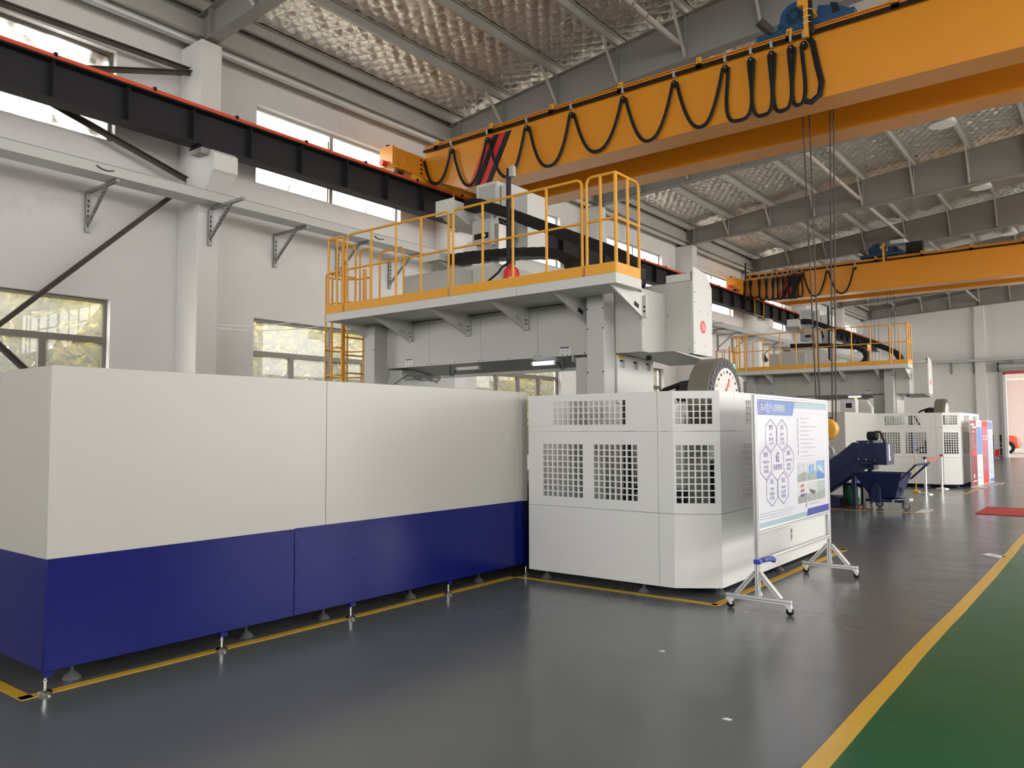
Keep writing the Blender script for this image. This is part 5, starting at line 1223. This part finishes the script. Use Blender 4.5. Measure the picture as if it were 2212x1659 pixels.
build('side_cylinder', MB().box(-3.93, -3.76, 16.27, 16.37, 0.17, 0.46), 'navy', t, bevel=0.006); build('cylinder_pivot', MB().lathe([(0.045, -0.04), (0.055, -0.02), (0.055, 0.03)], (-3.84, 16.32, 0.485), 'y', 14), 'steel_dark', t)
hd = build('push_handle', MB().tube([(-3.43, 16.33, 0.60), (-3.14, 16.33, 0.90), (-2.97, 16.66, 0.93), (-3.02, 16.95, 0.93), (-3.36, 16.97, 0.60)], 0.02, 8), 'navy', t)
for x, y, ang in ((-4.0, 16.34, 0.0), (-3.40, 16.72, 0.5), (-3.95, 17.02, 0.0)):
    c = build('caster_fork', MB().prism([(x - 0.04, 0.175), (x + 0.04, 0.175), (x + 0.02, 0.06), (x - 0.02, 0.06)], 'y', y - 0.035, y + 0.035), 'galv', t)
    build('caster_wheel', MB().lathe([(0.05, -0.022), (0.078, -0.020), (0.082, 0), (0.078, 0.020), (0.05, 0.022)], (x, y, 0.083), 'y', 24), 'pad', c)
    build('wheel_hub', MB().lathe([(0.05, -0.026), (0.02, -0.03), (0.02, 0.03), (0.05, 0.026)], (x, y, 0.083), 'y', 16), 'galv', c)
t = thing('coolant_barrel', 'green plastic barrel with a bright reflection behind the leg of the chip conveyor', 'barrel', (-4.45, 17.0, 0))
build('barrel', MB().lathe([(0.13, 0.02), (0.15, 0.05), (0.15, 0.36), (0.13, 0.40), (0.05, 0.41)], (-4.44, 16.98, 0.0), 'z', 24), 'green', t)
build('cap', MB().lathe([(0.04, 0), (0.04, 0.03)], (-4.44, 16.98, 0.41), 'z', 14), 'blackp', t); build('dolly', MB().cyl((-4.44, 16.98, 0.001), (-4.44, 16.98, 0.02), 0.17, 20), 'red', t)
t = thing('coolant_pump', 'blue topped pump unit on the floor under the rising conveyor', 'pump', (-4.55, 17.6, 0))
build('tank', MB().box(-4.75, -4.35, 17.4, 17.8, 0.0, 0.42), 'blackp', t); build('motor', MB().cyl((-4.55, 17.6, 0.42), (-4.55, 17.6, 0.62), 0.08, 16), 'pdeep', t); build('lid', MB().box(-4.78, -4.32, 17.38, 17.82, 0.42, 0.45), 'navy', t)

# barrier, mop, banners, mats and papers
def stanchion(x, y, label):
    t = thing('barrier_post', label, 'barrier post', (x, y, 0), 'polished belt barrier posts')
    build('base', MB().lathe([(0.17, 0.001), (0.17, 0.018), (0.10, 0.035), (0.035, 0.045)], (x, y, 0), 'z', 28), 'chrome', t)
    build('tube', MB().cyl((x, y, 0.04), (x, y, 0.84), 0.034, 18), 'chrome', t); build('head', MB().cyl((x, y, 0.84), (x, y, 0.90), 0.037, 18), 'blackp', t)
    return t
s1 = stanchion(-3.86, 21.13, 'polished steel barrier post nearer the chip cart, holding one end of the red belt'); s2 = stanchion(-3.85, 23.2, 'polished steel barrier post farther back by the guard corner')
mb = MB(); n = 12
for i in range(n + 1):
    s = i / n; x, y = -3.86 + 0.01 * s, 21.17 + 1.99 * s; z = 0.875 - 0.16 * 4 * s * (1 - s) * 0.5
    for dx in (-0.002, 0.002): mb.v += [(x + dx, y, z - 0.024), (x + dx, y, z + 0.024)]
for i in range(n):
    A, B = 4 * i, 4 * i + 4
    mb.f += [[A, A + 1, B + 1, B], [A + 2, B + 2, B + 3, A + 3], [A, B, B + 2, A + 2], [A + 1, A + 3, B + 3, B + 1]]
mb.f += [[0, 2, 3, 1], [4 * n, 4 * n + 1, 4 * n + 3, 4 * n + 2]]
tag(build('barrier_belt', mb, 'red', org=(-3.9, 22.4, 0.85)), 'red belt stretched between the two barrier posts', 'barrier belt')
t = thing('mop', 'thin upright mop stick with a blue upper end in front of the far vented guard', 'mop', (-4.16, 21.6, 0))
build('stick', MB().tube([(-4.158, 21.6, 0.05), (-4.172, 21.62, 0.95)], 0.012, 8), 'rail', t); build('grip', MB().tube([(-4.172, 21.62, 0.95), (-4.182, 21.63, 1.37)], 0.013, 8), 'skyprint', t)
build('head', MB().prism([(-4.26, 0.0), (-4.06, 0.0), (-4.1, 0.04), (-4.2, 0.06)], 'y', 21.52, 21.68), 'line', t)
bl = [('maroon', 'maroon display banner with white lines, nearest of the four banners'), ('white', 'white display banner with a blue picture, between maroon and rose banners'), ('rose', 'rose red display banner with a red city skyline foot'), ('pale', 'ice blue display banner, farthest of the four banners')]
for i, (m, l) in enumerate(bl):
    y0 = 23.85 + 0.72 * i; y1 = y0 + 0.70; xa, xb = -3.25 + 0.045 * i, -3.205 + 0.045 * i
    t = thing('display_banner', l, 'banner', (xa, (y0 + y1) / 2, 0), 'display banners beside the far guard')
    fb = lambda u, v, w: (xa + (xb - xa) * (u - y0) / (y1 - y0) + w, u, v)
    build('frame', MB().slab(y0, y1, 0.02, 1.80, [], 0.02, lambda u, v, w: fb(u, v, -w)), 'alu', t)
    sh = build('sheet', MB().slab(y0 + 0.01, y1 - 0.01, 0.04, 1.79, [], 0.004, fb), m, t)
    build('base_plate', MB().box(xa - 0.03, xb + 0.24, y0 + 0.02, y1 - 0.02, 0.0, 0.02), 'steelbrush', t)
    def pt(nm, u0, u1, v0, v1, mm): build(nm, MB().slab(y0 + u0, y0 + u1, v0, v1, [], 0.002, lambda u, v, w: fb(u, v, 0.004 + w)), mm, sh, smooth=False)
    if i == 0:
        pt('print_block', 0.05, 0.45, 1.66, 1.71, 'white'); pt('print_block', 0.24, 0.66, 1.59, 1.635, 'white'); pt('print_block', 0.2, 0.5, 1.48, 1.50, 'white')
        for k in range(9): pt('print_line', 0.16, 0.36 + (0.25 if k > 5 else 0), 1.38 - 0.042 * k, 1.40 - 0.042 * k, 'glassred')
        pt('print_block', 0.08, 0.66, 0.86, 1.0, 'red'); pt('print_line', 0.12, 0.64, 0.66, 0.68, 'glassred'); pt('print_mark', 0.25, 0.36, 0.26, 0.36, 'white'); pt('print_line', 0.18, 0.6, 0.16, 0.19, 'white')
    elif i == 1:
        pt('print_block', 0.03, 0.66, 0.86, 1.62, 'skyprint'); pt('print_line', 0.1, 0.25, 1.69, 1.72, 'inkgrey'); pt('print_line', 0.33, 0.55, 1.69, 1.72, 'inkgrey')
        pt('print_line', 0.1, 0.55, 0.78, 0.80, 'inkgrey'); pt('print_line', 0.1, 0.45, 0.73, 0.745, 'inkgrey'); pt('print_mark', 0.25, 0.34, 0.32, 0.44, 'inkgrey'); pt('print_line', 0.1, 0.5, 0.22, 0.25, 'inkgrey')
    elif i == 2:
        pt('print_block', 0.02, 0.66, 1.62, 1.76, 'red'); pt('print_block', 0.1, 0.26, 1.33, 1.37, 'white'); pt('print_block', 0.42, 0.6, 1.33, 1.37, 'white'); pt('print_block', 0.1, 0.26, 1.25, 1.29, 'white'); pt('print_block', 0.42, 0.6, 1.25, 1.29, 'white')
        pt('print_block', 0.02, 0.66, 0.06, 0.30, 'red'); pt('print_block', 0.1, 0.2, 0.30, 0.40, 'red'); pt('print_block', 0.4, 0.5, 0.30, 0.42, 'red'); pt('print_block', 0.05, 0.62, 0.62, 0.8, 'glassred')
    else:
        pt('print_block', 0.03, 0.62, 1.55, 1.77, 'pblue'); pt('print_block', 0.15, 0.5, 1.66, 1.71, 'white')
        for k in range(14): pt('print_line', 0.1, 0.4 + 0.15 * (k % 2), 1.45 - 0.065 * k, 1.468 - 0.065 * k, 'inkgrey')
        pt('print_mark', 0.3, 0.38, 0.28, 0.38, 'inkgrey'); pt('print_block', 0.15, 0.66, 0.06, 0.14, 'pblue')
t = tag(build('red_mat', MB().box(-2.26, 0.4, 16.83, 18.42, 0.0, 0.012), 'redmat', org=(-1, 17.6, 0), bevel=0.004), 'red carpet mat on the floor beside the yellow line, right edge of the picture', 'mat')
t = tag(build('floor_sign', MB().quad_box([(-1.49, 11.50, 0.001), (-1.28, 11.33, 0.001), (-1.22, 11.47, 0.001), (-1.43, 11.68, 0.001), (-1.49, 11.50, 0.004), (-1.28, 11.33, 0.004), (-1.22, 11.47, 0.004), (-1.43, 11.68, 0.004)]), 'white', org=(-1.4, 11.5, 0)), 'white printed sheet stuck on the grey floor beside the yellow line', 'floor sign')
build('print_patch', MB().box(-1.40, -1.34, 11.47, 11.53, 0.004, 0.005), 'inkgrey', t)
t = tag(build('floor_sign', MB().quad_box([(-3.19, 16.40, 0.005), (-2.98, 16.50, 0.005), (-3.0, 17.2, 0.005), (-3.2, 17.1, 0.005), (-3.19, 16.40, 0.008), (-2.98, 16.50, 0.008), (-3.0, 17.2, 0.008), (-3.2, 17.1, 0.008)]), 'white', org=(-3.1, 16.8, 0)), 'pale sheet on the floor at the foot of the chip cart', 'floor sign')
# dark pallet lift behind the banners
t = thing('pallet_stacker', 'dark pallet stacker parked by the doorway pillar behind the banners', 'stacker', (-5.3, 47.4, 0))
build('mast', MB().box(-5.12, -5.02, 47.2, 47.4, 0, 1.22), 'blackp', t); build('mast', MB().box(-5.5, -5.4, 47.2, 47.4, 0, 1.22), 'blackp', t); build('hood', MB().box(-5.95, -5.45, 47.2, 47.7, 0.1, 1.1), 'steel_dark', t)
build('fork', MB().bar((-5.4, 47.0, 0.62), (-5.0, 47.0, 0.82), 0.08, 0.03), 'galv', t); build('fork', MB().bar((-5.4, 47.0, 0.42), (-5.0, 47.0, 0.60), 0.08, 0.03), 'galv', t)
build('wheel', MB().lathe([(0.04, -0.03), (0.1, -0.03), (0.1, 0.03), (0.04, 0.03)], (-5.06, 47.1, 0.1), 'y', 16), 'pad', t); build('pump_body', MB().box(-5.35, -5.15, 47.1, 47.3, 0.1, 0.5), 'red', t)
# paint chips and a scrap lying on the grey floor
for i, (x, y, s, l) in enumerate(((-2.69, 5.18, 0.022, 'tiny pale flake lying alone on the grey floor ahead of the board'), (-1.79, 4.20, 0.026, 'small white paper scrap on the grey floor near the yellow line'))):
    mb = MB().prism([(x - s, y - s * 0.4), (x + s * 0.6, y - s * 0.5), (x + s, y + s * 0.3), (x - s * 0.3, y + s * 0.6)], 'z', 0.0005, 0.004)
    tag(build('paper_scrap', mb, 'white', org=(x, y, 0)), l, 'scrap')
